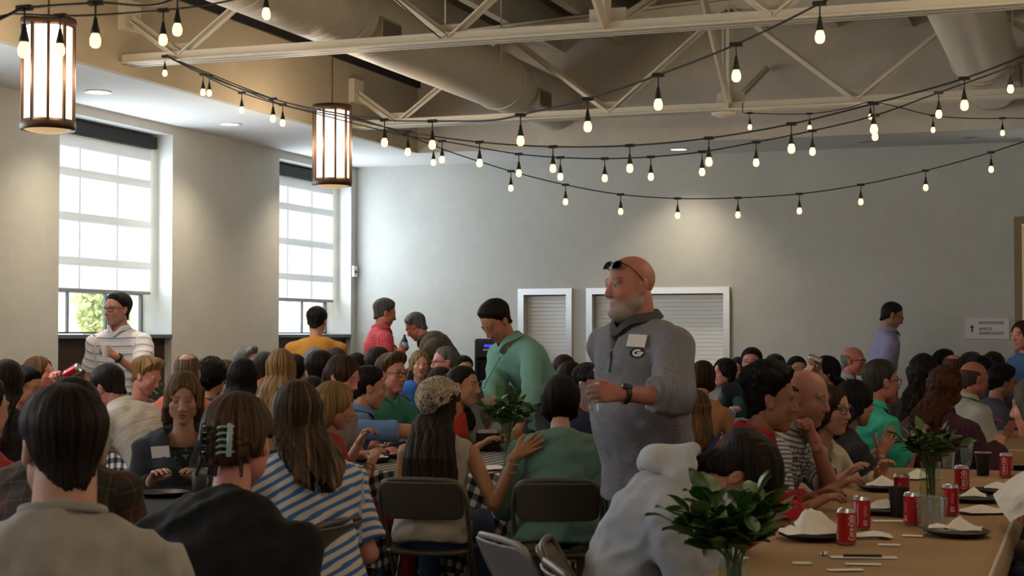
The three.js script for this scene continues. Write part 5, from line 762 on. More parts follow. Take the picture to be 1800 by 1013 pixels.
// soda cans
const canTex = canvasTex(1024, 512, (c, w, h) => {
  c.fillStyle = '#b0101b'; c.fillRect(0, 0, w, h);
  for (const x0 of [120, 632]) { c.save(); c.translate(x0 + 118, h * 0.93); c.rotate(-Math.PI / 2); c.fillStyle = '#efe3e0'; c.font = 'italic bold 112px serif'; const w0 = c.measureText('Coca-Cola').width; c.scale(440 / w0, 1.15); c.fillText('Coca-Cola', 0, 0); c.restore();
    c.strokeStyle = '#efe3e0'; c.lineWidth = 9; c.beginPath(); c.moveTo(x0 + 150, h * 0.9); c.bezierCurveTo(x0 + 190, h * 0.6, x0 + 120, h * 0.4, x0 + 165, h * 0.1); c.stroke(); }
  for (const x0 of [380, 892]) { c.fillStyle = '#d9c9c6'; c.fillRect(x0, h * 0.72, 78, 96); c.fillStyle = '#3a3a44'; for (let i = 0; i < 9; i++) c.fillRect(x0 + 8 + i * 7, h * 0.74, 3 + (i % 3), 62); c.fillStyle = '#d8a8a8'; for (let i = 0; i < 9; i++) c.fillRect(x0 + 4, h * 0.2 + i * 24, 54 + (i * 37) % 26, 7); }
});
const mCan = phys(hex('#ffffff'), 0.3, { map: canTex, metalness: 0.35, clearcoat: 0.4 }), mAlu = std(hex('#b9bcc0'), 0.3, { metalness: 0.9 });
const canBody = new THREE.CylinderGeometry(0.033, 0.033, 0.1, 32, 1, true), canTop = lathe([[0, 0.117], [0.024, 0.117], [0.026, 0.121], [0.0275, 0.121], [0.033, 0.108]], 28), canBot = lathe([[0.033, 0.008], [0.026, 0], [0.023, 0.0], [0, 0.004]], 28);
const canTab = new RoundedBoxGeometry(0.012, 0.002, 0.024, 1, 0.001);
function can(p, turn, label) { const t = thing('soda_can', label, 'can', p, turn, 'red soda cans'); const b = mesh('body', canBody, mCan, t); b.position.y = 0.058; mesh('lid', canTop, mAlu, t); mesh('base', canBot, mAlu, t); mesh('pull_tab', canTab, mAlu, t).position.set(0, 0.119, 0.004); return t; }
[[1488, 957, 2.6, 'red can nearest, in front of the tall white napkin'], [1514, 931, 1.2, 'red can just behind the nearest can'], [1604, 923, 2.9, 'red can touching the black cup at table middle'], [1585, 884, 0.4, 'red can half hidden behind the black cup'], [1671, 906, 0.9, 'red can right of the clear cups'], [1691, 866, 2.2, 'red can behind the plates, right of the leafy vase'], [1769, 840, 1.6, 'red can farthest along, beside the second black cup']].forEach(([x, y, r, l]) => { const p = atY(x, y, YT); can(p, r, l); });
// cups
const mPlastic = phys(hex('#eef1f1'), 0.1, { transmission: 0.95, thickness: 0, ior: 1.45 });
const cupGeo = lathe([[0, 0], [0.028, 0], [0.038, 0.108], [0.0405, 0.11], [0.0405, 0.113], [0.0365, 0.111], [0.027, 0.003], [0, 0.003]], 28);
function clearCup(p, label, drink) { const t = thing('plastic_cup', label, 'cup', p, 0, 'clear plastic cups'); mesh('wall', cupGeo, mPlastic, t); if (drink) { const h = drink[1]; mesh('drink', lathe([[0, 0.004], [0.0268, 0.004], [0.0268 + 0.0085 * h / 0.108, h], [0, h]], 24), phys(hex(drink[0]), 0.1, drink[2] ? { transmission: 0.6, thickness: 0 } : {}), t); } return t; }
[[1647, 930, 'clear plastic cup nearest the plate with crumpled napkins'], [1627, 926, 'clear plastic cup beside the middle can'], [1667, 824, 'clear plastic cup behind the leafy vase'], [1699, 815, 'tall clear plastic cup at the far table end']].forEach(([x, y, l]) => clearCup(atY(x, y, YT), l));
clearCup(atY(350, 868, TOP + 0.003), 'clear cup of dark soda on the black cloth', ['#1c0b06', 0.085]);
clearCup(atY(1285, 743, TOP + 0.003), 'clear cup of yellow drink on the far gingham cloth', ['#b79f4a', 0.05]);
const darkCup = lathe([[0, 0], [0.029, 0], [0.04, 0.112], [0.042, 0.113], [0.042, 0.116], [0.037, 0.114], [0.027, 0.004], [0, 0.004]], 28), mDarkCup = std(hex('#101012'), 0.5);
[[1580, 909, 'black paper cup in front of the half hidden can'], [1728, 836, 'black paper cup with pale rim further down the table']].forEach(([x, y, l], i) => { const t = thing('paper_cup', l, 'cup', atY(x, y, YT)); mesh('wall', darkCup, mDarkCup, t); if (i) { const r = new THREE.TorusGeometry(0.041, 0.002, 6, 28); r.rotateX(Math.PI / 2); r.translate(0, 0.115, 0); mesh('rim', r, std(hex('#b9a88a'), 0.6), t); } });
// plates and napkins
const plateGeo = lathe([[0, 0.004], [0.075, 0.004], [0.085, 0.008], [0.115, 0.02], [0.117, 0.018], [0.088, 0.004], [0.07, 0], [0, 0]], 40), mPlate = std(hex('#111113'), 0.4);
const mNapkin = std(hex('#e6e0d6'), 0.95, { bumpMap: grainBump, bumpScale: 0.0008, side: THREE.DoubleSide });
function napkinGeo(w, h, peak, sd) { // crumpled sheet
  const g = new THREE.PlaneGeometry(w, h, 22, 22); g.rotateX(-Math.PI / 2); const p = g.attributes.position;
  for (let i = 0; i < p.count; i++) { const x = p.getX(i), z = p.getZ(i), r = Math.hypot(x / w, z / h) * 2, k = 1 - Math.abs(noise(x * 16 + sd, z * 16, 3)); p.setY(i, 0.004 + peak * Math.max(0, 1 - r) ** 1.3 * (0.6 + 0.5 * k) + 0.014 * k * (1 - 0.5 * r)); p.setX(i, x + 0.02 * noise(x * 12, z * 12, sd)); p.setZ(i, z + 0.02 * noise(x * 11, z * 13, sd + 5)); }
  g.computeVertexNormals(); return g;
}
function plate(p, label) { const t = thing('plate', label, 'plate', p, 0, 'black plates'); mesh('dish', plateGeo, mPlate, t); return t; }
function napkin(p, w, h, peak, sd, label, turn = 0) { const t = mesh('napkin', napkinGeo(w, h, peak, sd), mNapkin); t.position.copy(p); t.rotation.y = turn; return tag(t, label, 'napkin', 'white paper napkins'); }
const platesAt = [[1682, 942, 'black plate with crumpled napkins nearest the right edge'], [1428, 948, 'black plate under the tall white napkin'], [1552, 903, 'black plate behind the nearest cans'], [1552, 862, 'black plate before the gesturing hands'], [1712, 882, 'black plate right of the middle cans'], [1752, 868, 'black plate second from right edge, farther along']];
platesAt.forEach(([x, y, l], i) => {
  const p = atY(x, y, YT); plate(p, l); const q = p.clone(); q.y += 0.02;
  [() => { napkin(q.clone().add(V(0.02, 0, 0)), 0.13, 0.12, 0.05, 1, 'crumpled white napkin on the plate nearest the right edge'); napkin(q.clone().add(V(-0.06, 0.004, 0.01)), 0.07, 0.08, 0.02, 2, 'small crumpled napkin scrap on the nearest right plate'); }, () => napkin(q.clone().add(V(0, 0, 0)), 0.22, 0.17, 0.085, 3, 'tall white napkin peak on the plate by the nearest can', 0.4), () => napkin(q, 0.16, 0.13, 0.03, 4, 'white napkin on the plate behind the nearest cans'), () => napkin(q, 0.14, 0.14, 0.03, 5, 'white napkin on the plate before the gesturing hands'), () => napkin(q, 0.12, 0.12, 0.025, 6, 'white napkin on the plate right of the middle cans'), () => napkin(q, 0.13, 0.12, 0.03, 7, 'white napkin on the farther right plate')][i]();
});
napkin(atY(1732, 902, YT), 0.2, 0.14, 0.02, 8, 'flat folded napkin between two right-hand plates', 0.5);
napkin(atY(1530, 945, YT), 0.16, 0.12, 0.012, 9, 'flat napkin right of the nearest can', 0.2);
napkin(atY(1612, 842, YT), 0.18, 0.14, 0.035, 10, 'napkin heap left of the leafy vase', 1);
// slips of paper, a pen
const mSlip = std(hex('#ded8cf'), 0.9);
const slip = (x, y, w, d, turn, label) => { const t = mesh('paper_slip', new RoundedBoxGeometry(w, 0.0015, d, 1, 0.0005), mSlip); t.position.copy(atY(x, y, YT + 0.001)); t.rotation.y = turn; return tag(t, label, 'paper', 'loose paper slips'); };
slip(1518, 980, 0.21, 0.05, 0.28, 'long white slip lying under the pen'); slip(1563, 958, 0.075, 0.05, 0.1, 'small white slip right of the pen'); slip(1517, 992, 0.11, 0.04, 0.2, 'white slip just in front of the pen'); slip(1486, 1002, 0.11, 0.04, 0.45, 'white slip nearest the bottom edge'); slip(1410, 990, 0.06, 0.05, 0.3, 'white slip beside the large leafy vase'); slip(1528, 946, 0.07, 0.04, 0.2, 'white slip under the flat napkin'); slip(1604, 942, 0.07, 0.05, 0, 'white slip in front of the middle can'); slip(1562, 916, 0.12, 0.06, 0.25, 'white slip beside the black paper cup');
{ const p = atY(1516, 977, YT + 0.007), t = thing('pen', 'black pen lying on the long white slip', 'pen', p, 0.28); const b = new THREE.CylinderGeometry(0.0042, 0.0042, 0.12, 10); b.rotateZ(Math.PI / 2); mesh('barrel', b, mBlack, t); const n = new THREE.ConeGeometry(0.0042, 0.014, 10); n.rotateZ(-Math.PI / 2); n.translate(0.067, 0, 0); mesh('tip', n, mAlu, t); }
{ const p = atY(1449, 976, YT), t = thing('bottle_cap', 'small grey cap left of the pen', 'cap', p); mesh('cap_shell', lathe([[0, 0.012], [0.011, 0.011], [0.013, 0], [0.011, 0], [0, 0.009]], 20), mAlu, t); }
// leafy vases
const leafGeos = [0, 1, 2].map((k) => { const n = 7, pos = [], uv = [], idx = []; for (let i = 0; i <= n; i++) { const t = i / n, w = 0.5 * Math.pow(Math.sin(Math.PI * Math.pow(t, 0.8)), 0.9) * 0.66; for (const s of [-1, -0.5, 0, 0.5, 1]) { pos.push(s * w, 0.16 * Math.abs(s) * w + (k - 1) * 0.06 * s * t - 0.22 * t * t + 0.02 * Math.sin(t * 9 + k), t); uv.push(s * 0.5 + 0.5, t); } } for (let i = 0; i < n; i++) for (let j = 0; j < 4; j++) { const o = i * 5 + j; idx.push(o, o + 5, o + 1, o + 1, o + 5, o + 6); } const g = new THREE.BufferGeometry(); g.setAttribute('position', new THREE.Float32BufferAttribute(pos, 3)); g.setAttribute('uv', new THREE.Float32BufferAttribute(uv, 2)); g.setIndex(idx); g.computeVertexNormals(); return g; });
const leafTex = dataTex(128, (u, v) => { const vein = Math.exp(-Math.pow((u - 0.5) * 26, 2)) + 0.4 * Math.exp(-Math.pow((((v + Math.abs(u - 0.5) * 0.6) * 9) % 1 - 0.5) * 9, 2)); const g = 205 + 25 * vein + 14 * tnoise(u, v, 16, 91); return [g * 0.98, g, g * 0.9]; });
const leafMats = ['#3f6b22', '#2f5a1c', '#4c7a2a', '#5f8a3c'].map((c) => phys(hex(c), 0.42, { map: leafTex, transmission: 0.2, thickness: 0, side: THREE.DoubleSide }));
const mStem = std(hex('#4c5a2a'), 0.7), mVase = phys(hex('#f4fbf6'), 0.03, { transmission: 1, thickness: 0, ior: 1.45 });
function vaseOfLeaves(p, o) {
  const t = thing('leafy_vase', o.label, 'vase', p), s = o.scale ?? 1, vh = o.vh ?? 0.16, vr = o.vr ?? 0.045;
  mesh('glass_vase', lathe([[0, 0], [vr * 0.85, 0], [vr, 0.02], [vr, vh * 0.7], [vr * 0.85, vh * 0.85], [vr * 0.95, vh], [vr * 0.88, vh], [vr * 0.8, vh * 0.84], [vr * 0.93, vh * 0.7], [vr * 0.93, 0.02], [vr * 0.8, 0.006], [0, 0.006]], 28), mVase, t);
  for (let k = 0; k < o.stems; k++) {
    const a = k / o.stems * Math.PI * 2 + R(-0.3, 0.3), spread = o.spread * R(0.35, 1), hgt = o.h * R(0.6, 1) * (1.15 - 0.5 * spread / o.spread), base = V(R(-0.02, 0.02), 0.02, R(-0.02, 0.02)), mid = V(Math.cos(a) * vr * 0.5, vh, Math.sin(a) * vr * 0.5), tip = V(Math.cos(a) * spread, vh + hgt, Math.sin(a) * spread);
    const c = new THREE.CatmullRomCurve3([base, mid, mid.clone().lerp(tip, 0.5).add(V(0, 0.05 * hgt, 0)), tip]); mesh('stem', new THREE.TubeGeometry(c, 10, 0.0028, 5), mStem, t);
    const n = o.leaves; for (let i = 0; i < n; i++) {
      const u = 0.42 + 0.58 * (i + 0.5) / n, q = c.getPoint(Math.min(u, 1)), tg = c.getTangent(Math.min(u, 1)), ang = i * 2.4 + k, side = V(Math.cos(ang), 0.25, Math.sin(ang)), dir = i === n - 1 ? tg : tg.clone().multiplyScalar(0.55).add(side.multiplyScalar(0.8)).normalize();
      const lf = mesh('leaf', leafGeos[(i + k) % 3], leafMats[(rnd() * (o.light ? 4 : 3.3)) | 0], t), L = (o.leaf ?? 0.085) * R(0.75, 1.15); lf.scale.set(L * R(0.85, 1.15), L, L); lf.position.copy(q); lf.up.set(0, 1, 0); lf.quaternion.setFromRotationMatrix(new THREE.Matrix4().lookAt(V(0, 0, 0), dir.clone().negate(), V(0, 1, 0.01))); lf.rotateZ(R(-0.5, 0.5));
    }
  }
}
vaseOfLeaves(at(1290, 1040, 4.35).setY(YT), { label: 'large leafy vase at the bottom beside the grey hoodie', stems: 18, leaves: 9, spread: 0.165, h: 0.19, leaf: 0.09, light: 1, vh: 0.1 });
vaseOfLeaves(atY(1636, 884, YT), { label: 'leafy vase in the middle of the paper-covered table', stems: 14, leaves: 8, spread: 0.14, h: 0.16, leaf: 0.065, vh: 0.17 });
vaseOfLeaves(atY(893, 806, TOP + 0.003), { label: 'leafy vase on the gingham table before the mint shirt', stems: 15, leaves: 9, spread: 0.18, h: 0.22, leaf: 0.07, vh: 0.17 });
vaseOfLeaves(V(tableC.x - 0.28, TOP + 0.003, tableC.z + 0.2), { label: 'leafy vase on the far gingham table beside the peach top', stems: 9, leaves: 6, spread: 0.14, h: 0.2, leaf: 0.09, vh: 0.17 });
vaseOfLeaves(V(tableD.x + 0.05, TOP + 0.003, tableD.z), { label: 'leafy vase before the blond youth', stems: 9, leaves: 6, spread: 0.15, h: 0.2, leaf: 0.09, vh: 0.16 });
// on the gingham table
{ const p = atY(857, 790, TOP + 0.003), t = thing('napkin_holder', 'black napkin box left of the leafy gingham-table vase', 'napkin holder', p, 0.3); mesh('case', merge([box(-0.07, 0.07, 0, 0.1, -0.04, -0.034), box(-0.07, 0.07, 0, 0.1, 0.034, 0.04), box(-0.07, -0.064, 0, 0.1, -0.04, 0.04), box(0.064, 0.07, 0, 0.1, -0.04, 0.04), box(-0.07, 0.07, 0, 0.006, -0.04, 0.04)]), mDarkCup, t); for (let i = 0; i < 5; i++) mesh('napkin_sheet', box(-0.058, 0.058, 0.006, 0.115 + 0.006 * (i % 2), -0.026 + i * 0.012, -0.02 + i * 0.012), mNapkin, t); }
[[655, 812, 'black plate of food beside the gold bracelets'], [712, 805, 'black plate left of the headscarf hair']].forEach(([x, y, l], i) => { const p = atY(x, y, TOP + 0.003); plate(p, l); napkin(p.clone().add(V(0, 0.02, 0)), 0.15, 0.14, 0.045, 12 + i, i ? 'white napkin on the plate left of the headscarf hair' : 'white napkin on the plate beside the gold bracelets'); });
clearCup(atY(925, 812, TOP + 0.003), 'clear cup behind the hand on the sage shoulder');
napkin(atY(868, 826, TOP + 0.004), 0.16, 0.14, 0.014, 20, 'flat napkin on gingham right of the headscarf arm', 0.7);
plate(atY(285, 872, TOP + 0.003), 'black plate on the black cloth');
// serving counter and drinks dispenser at the back wall
{
  const t = thing('serving_counter', 'low serving counter along the far wall under the olive jacket', 'counter', V(-6.05, 0, WALL_B + 0.33)); mesh('carcass', box(-0.95, 0.42, 0.08, 0.88, -0.3, 0.28), std(hex('#6b6258'), 0.6), t); mesh('worktop', box(-0.98, 0.45, 0.88, 0.92, -0.32, 0.31, 0.006), std(hex('#4a4744'), 0.35), t);
  for (let i = 0; i < 3; i++) { const d = mesh('door', box(-0.93 + i * 0.45, -0.5 + i * 0.45, 0.12, 0.84, 0.28, 0.3, 0.004), std(hex('#766c60'), 0.6), t); mesh('handle', box(-0.55 + i * 0.45, -0.54 + i * 0.45, 0.55, 0.72, 0.3, 0.318, 0.003), mAlu, d); }
  const p = at(828, 640, 15.9), u = thing('drinks_dispenser', 'black countertop drinks dispenser with a blue display', 'dispenser', V(p.x, 0.92, WALL_B + 0.36)); u.rotation.y = 0.25;
  mesh('housing', merge([box(-0.16, 0.16, 0, 0.05, -0.2, 0.24, 0.008), box(-0.16, 0.16, 0.05, 0.49, -0.2, 0.1, 0.02), box(-0.16, 0.16, 0.29, 0.49, 0.05, 0.22, 0.02), box(-0.16, -0.13, 0.04, 0.36, 0.08, 0.2, 0.006), box(0.13, 0.16, 0.04, 0.36, 0.08, 0.2, 0.006)]), std(hex('#15181e'), 0.35), u);
  mesh('display', box(-0.06, 0.05, 0.405, 0.43, 0.219, 0.224), std(hex('#10122a'), 0.4, { emissive: hex('#3a3cff'), emissiveIntensity: 1.4 }), u); mesh('nameplate', box(-0.07, 0.05, 0.37, 0.382, 0.219, 0.223), std(hex('#c9ccd2'), 0.4), u); mesh('spout', lathe([[0.012, 0], [0.02, 0.05], [0, 0.05]], 14), mAlu, u).position.set(0, 0.245, 0.13); mesh('drip_tray', box(-0.1, 0.1, 0.05, 0.06, 0.1, 0.22, 0.003), mAlu, u);
  const pk = thing('paper_card', 'small white card standing beside the black dispenser', 'card', V(p.x - 0.16, 0.92, WALL_B + 0.6), 0.25); mesh('sheet', box(-0.045, 0.045, 0, 0.1, -0.004, 0.004, 0.002), std(hex('#cfd2dc'), 0.8), pk);
}
// food and drink in hands, other small belongings
{ const P = PEOPLE.big, k = P.arms[0], h = P.world(k.T.clone().add(k.T.clone().sub(k.E).setLength(0.1)).add(V(-0.01, -0.07, 0.035))); const t = clearCup(h, 'clear plastic cup in the big bearded person\'s hand'); t.rotation.z = 0.05; }
{ const P = PEOPLE.striped, k = P.arms[0], h = P.world(k.T.clone().add(k.T.clone().sub(k.E).setLength(0.09)).add(V(0, -0.05, 0.03))); const t = thing('paper_cup', 'white cup held by the person in striped polo', 'cup', h); mesh('wall', darkCup, std(hex('#d8d8d4'), 0.7), t); t.scale.setScalar(0.78); }
{ const P = PEOPLE.drinker, k = P.arms[0], h = P.world(k.T.clone().add(V(-0.06, 0.02, 0.06))); const t = can(h, 1, 'red can raised to the mouth of the fair-haired drinker'); t.rotation.set(0, 0, -1.1); }
{ const P = PEOPLE.tilter, k = P.arms[1], h = P.world(k.T.clone().add(k.T.clone().sub(k.E).setLength(0.09))).addScaledVector(CR, 0.05); const t = thing('silver_can', 'silver can raised by the person in denim blue', 'can', h); const b = mesh('body', canBody.clone().deleteAttribute('uv'), mAlu, t); b.position.y = 0.058; mesh('lid', canTop, mAlu, t); t.rotation.set(0, 0, 1.15); t.scale.setScalar(0.85); }
{ const P = PEOPLE.bluekid, k = P.arms[1], h = P.world(k.T.clone().add(k.T.clone().sub(k.E).setLength(0.15))); const c = new THREE.BoxGeometry(0.045, 0.06, 0.006, 4, 4, 1), p = c.attributes.position; for (let i = 0; i < p.count; i++) p.setZ(i, p.getZ(i) + 0.01 * Math.sin(p.getX(i) * 60)); c.computeVertexNormals(); const t = mesh('corn_chip', c, std(hex('#c98a45'), 0.8)); t.position.copy(h); t.rotation.set(0.2, 0.6, 0.2); tag(t, 'orange corn chip in the hand of the light blue shirt', 'snack'); }
{ const P = PEOPLE.pink, h = at(711, 617, 14.72); const t = thing('drink_bottle', 'small dark bottle held by the person in pink checks', 'bottle', h); mesh('bottle_body', lathe([[0, 0], [0.03, 0], [0.032, 0.02], [0.032, 0.09], [0.012, 0.13], [0.012, 0.15], [0, 0.15]], 20), std(hex('#1b2740'), 0.25), t); mesh('bottle_label', lathe([[0.0325, 0.03], [0.0328, 0.05], [0.0328, 0.07], [0.0325, 0.08]], 20), std(hex('#8fa2c8'), 0.6), t); }
{ const p = at(1803, 872, 5.6), t = napkin(p, 0.17, 0.14, 0.03, 30, 'large white napkin held up at the right edge'); t.rotation.set(0.9, 0.4, 0.5); }
// empty folding chairs in the aisle
putChair(at(1000, 900, 5.35).setY(0), 0.346 + 2.0, 'empty brown folding chair at the bottom centre, left of the others', 'grey');
putChair(at(1128, 960, 4.65).setY(0), 0.346 + 1.75, 'empty folding chair nearest, left of the large leafy vase', 'brown');
putChair(at(548, 960, 5.0).setY(0), Math.PI - 0.25, 'empty grey folding chair right of the black top', 'grey');
// ------------------------------------------------------------------ lantern pendants
const mBronze = std(hex('#4a3423'), 0.45, { metalness: 0.5 });
const mPanelLit = std(hex('#fff4e2'), 0.7, { emissive: new THREE.Color(1, 0.86, 0.66), emissiveIntensity: 2.6 });
function lantern(x, z, label) {
  const r = 0.155, h = 0.64, yb = 2.63, t = thing('lantern_pendant', label, 'lantern', V(x, yb, z), 0, 'bronze lantern pendants');
  const ring = (y0, y1) => lathe([[r - 0.02, y0], [r, y0], [r + 0.003, (y0 + y1) / 2], [r, y1], [r - 0.02, y1], [r - 0.02, y0]], 40);
  mesh('top_ring', ring(h - 0.05, h), mBronze, t); mesh('bottom_ring', ring(0, 0.055), mBronze, t); mesh('top_cap', lathe([[0, h + 0.012], [0.05, h + 0.01], [r - 0.01, h - 0.004], [0, h - 0.006]], 32), mBronze, t);
  for (let i = 0; i < 10; i++) { const a = (i + 0.5) / 10 * Math.PI * 2, b = mesh('bar', new RoundedBoxGeometry(0.016, h - 0.08, 0.018, 1, 0.003), mBronze, t); b.position.set(Math.cos(a) * (r - 0.006), h / 2, Math.sin(a) * (r - 0.006)); b.rotation.y = -a + Math.PI / 2; }
  for (let i = 0; i < 10; i++) { const a0 = (i + 0.5) / 10 * Math.PI * 2, g = new THREE.CylinderGeometry(r - 0.022, r - 0.022, h - 0.07, 6, 1, true, -a0 + Math.PI / 2 - Math.PI / 5, Math.PI / 5); g.translate(0, h / 2, 0); const m = mesh('diffuser_panel', g, mPanelLit, t); m.material.side = THREE.DoubleSide; }
  mesh('bottom_diffuser', lathe([[0, -0.018], [0.06, -0.016], [0.11, -0.006], [r - 0.012, 0.006]], 32), std(hex('#c9a06a'), 0.6, { emissive: new THREE.Color(1, 0.66, 0.34), emissiveIntensity: 0.55, side: THREE.DoubleSide }), t);
  mesh('rod', bar(V(0, h, 0), V(0, 4.3 - yb, 0), 0.012, 0.012, true), std(hex('#6b4a2a'), 0.4, { metalness: 0.6 }), t);
  const top = roofY(x); mesh('canopy', lathe([[0, 0], [0.06, 0], [0.05, -0.03], [0, -0.035]], 20), mBronze, t).position.y = top - 0.02 - yb - 0.1;
  for (let k = 0; k < 4; k++) { const a = k * Math.PI / 2 + 0.4, L = new THREE.PointLight(LAMP_WARM, 0.75); L.position.set(x + Math.cos(a) * 0.24, yb + h / 2, z + Math.sin(a) * 0.24); L.shadow.radius = 4; L.castShadow = true; L.name = 'lantern_light'; scene.add(L); }
}
lantern(-5.6, -7.68, 'bronze lantern pendant nearest, at upper left'); lantern(-5.6, -11.35, 'bronze lantern pendant before the far window');
for (const [x, z, l] of [[-5.6, -4.0, 'bronze lantern overhead on the window side'], [-5.6, -0.3, 'bronze lantern behind the viewer on the window side'], [0, -7.68, 'bronze lantern on the right above the cans'], [0, -4.0, 'bronze lantern overhead on the right'], [0, -0.3, 'bronze lantern behind the viewer on the right']]) lantern(x, z, l);
// ------------------------------------------------------------------ string lights
const mCable = std(hex('#15130f'), 0.6), mBulb = std(hex('#ffe7c0'), 0.4, { emissive: new THREE.Color(1, 0.6, 0.24), emissiveIntensity: 3.2 });
const sockG = lathe([[0, 0], [0.005, 0], [0.008, -0.018], [0.0135, -0.042], [0.0145, -0.05], [0, -0.05]], 14), bulbG = lathe([[0.009, -0.047], [0.0125, -0.054], [0.0165, -0.065], [0.0175, -0.075], [0.0155, -0.086], [0.009, -0.093], [0, -0.095]], 16), clipG = new RoundedBoxGeometry(0.05, 0.016, 0.02, 1, 0.004), hookG = new THREE.CylinderGeometry(0.003, 0.003, 0.03, 6);
function stringLights(label, pts, bulbs, drop = 0.045) { // pts: 3-d cable points, bulbs: cable points with a lamp
  const o = pts[0].clone(), t = thing('string_lights', label, 'string lights', o, 0, 'string lights'), rel = (p) => p.clone().sub(o);
  mesh('cable', tube(pts.map(rel), 0.0042, pts.length * 10, 6), mCable, t);
  for (const b of bulbs) {
    const p = rel(b), s = mesh('socket', sockG, mCable, t); s.position.copy(p).add(V(0, -drop, 0)); const c = mesh('clip', clipG, mCable, t); c.position.copy(p);
    const w = mesh('drop_wire', bar(V(0, 0, 0), V(0, -drop, 0), 0.006, 0.006, true, 6), mCable, t); w.position.copy(p);
    const l = mesh('bulb', bulbG, mBulb, t); l.position.copy(s.position);
    const L = new THREE.PointLight(LAMP_WARM, 0.06); L.position.copy(b).add(V(0, -drop - 0.072, 0)); L.castShadow = true; L.name = 'bulb_light'; scene.add(L);
  }
}
// cables hang in vertical planes between two plan positions; heights are read at the lamp clips
function hang(A, B, list, ends = [[], []]) { // A, B: plan points; list: [px, py, lamp?]
  const n = V(B.z - A.z, 0, A.x - B.x).normalize();
  const hit = ([px, py]) => { const d = rayDir(px, py); return d.multiplyScalar(n.dot(A.clone().sub(camera.position).setY(0)) / n.dot(d)).add(camera.position); };
  return { pts: list.map(hit), bulbs: list.filter((p) => p[2]).map(hit) };
}
const O = atPlane(291, 98, 'z', -9.45);
const S = (label, B, list) => { const { pts, bulbs } = hang(O, B, list), d = B.clone().sub(O).setY(0), k = (BULK_R - 0.02 - O.x) / d.x, end = O.clone().addScaledVector(d, k).setY(3.5), last = pts[pts.length - 1]; pts[0] = O.clone(); if (end.x - last.x > 0.3) pts.push(last.clone().lerp(end, 0.5).add(V(0, -0.04, 0))); pts.push(end); stringLights(label, pts, bulbs); };
S('string lights rising to the right, nearest of the crossing strings', at(1441, 5, 5.5), [[292, 98], [357, 131, 1], [480, 174, 1], [575, 196], [676, 211, 1], [760, 213, 1], [870, 211], [915, 202, 1], [1033, 174, 1], [1157, 132, 1], [1294, 78, 1], [1441, 6, 1], [1560, -60]]);
S('string lights second nearest, sagging across the hall centre', at(1800, 98, 6.7), [[290, 99, 1], [368, 133, 1], [497, 184, 1], [600, 205], [717, 232, 1], [843, 250, 1], [972, 258, 1], [1107, 256, 1], [1246, 243, 1], [1391, 218, 1], [1536, 182, 1], [1695, 138, 1], [1800, 98], [1850, 78]]);
S('string lights third, meeting the far truss at the right', at(1800, 112, 8.4), [[289, 100], [425, 163, 1], [580, 206], [720, 240], [777, 248, 1], [912, 271, 1], [985, 277, 1], [1063, 279, 1], [1144, 276, 1], [1234, 267, 1], [1329, 250, 1], [1428, 230, 1], [1538, 203, 1], [1650, 163, 1], [1776, 118, 1], [1850, 90]]);
S('lowest and longest string lights sagging before the far wall', at(1800, 248, 10.9), [[291, 101], [500, 180], [620, 206], [700, 232], [762, 256, 1], [800, 270], [898, 301, 1], [994, 325, 1], [1091, 342, 1], [1191, 349, 1], [1297, 348, 1], [1405, 341, 1], [1513, 325, 1], [1627, 300, 1], [1742, 268, 1], [1800, 249], [1850, 232]]);
{ const z = -13.06, hit = ([px, py]) => atPlane(px, py, 'z', z), l = [[1306, 198], [1318, 199, 1], [1423, 200, 1], [1490, 190], [1530, 180, 1], [1640, 203, 1], [1700, 208], [1762, 208, 1], [1840, 202]]; const c5 = l.map(hit); c5.unshift(c5[0].clone().setY(3.38)); c5.push(V(c5[c5.length - 1].x + 0.25, 3.38, z)); stringLights('short string lights tied along the far truss at right', c5, l.filter((p) => p[2]).map(hit)); }
{ const l = [[-40, 26], [43, 14, 1], [168, 5, 1], [312, -6, 1], [468, -26, 1], [600, -50]]; const B = at(468, 0, 6.6), A2 = at(43, 14, 4.4), n = V(B.z - A2.z, 0, A2.x - B.x).normalize(); const hit = ([px, py]) => { const d = rayDir(px, py); return d.multiplyScalar(n.dot(A2.clone().sub(camera.position).setY(0)) / n.dot(d)).add(camera.position); }; const ends = l.map(hit), dz = ends[ends.length - 1].clone().sub(ends[0]).setY(0), onT = (zz) => ends[0].clone().addScaledVector(dz, (zz - ends[0].z) / dz.z).setY(3.37); const pp = ends.filter((p) => p.z > -5.7 && p.z < -2.3); stringLights('string lights crossing the top left corner, upper of two', [onT(-2.16), ...pp, onT(-5.84)], l.filter((p) => p[2]).map(hit)); }
{ const l = [[-40, 20], [30, 24], [106, 28, 1], [287, 18, 1], [400, 2], [469, -18, 1], [600, -60]]; const B = at(468, 0, 7.3), A2 = at(43, 14, 5.2), n = V(B.z - A2.z, 0, A2.x - B.x).normalize(); const hit = ([px, py]) => { const d = rayDir(px, py); return d.multiplyScalar(n.dot(A2.clone().sub(camera.position).setY(0)) / n.dot(d)).add(camera.position); }; const ends = l.map(hit), dz = ends[ends.length - 1].clone().sub(ends[0]).setY(0), onT = (zz) => ends[0].clone().addScaledVector(dz, (zz - ends[0].z) / dz.z).setY(3.37); const pp = ends.filter((p) => p.z > -9.3 && p.z < -2.3); stringLights('string lights crossing the top left corner, lower of two', [onT(-2.16), ...pp, onT(ends[ends.length - 1].z < -6.2 ? -9.52 : -5.84)], l.filter((p) => p[2]).map(hit)); }
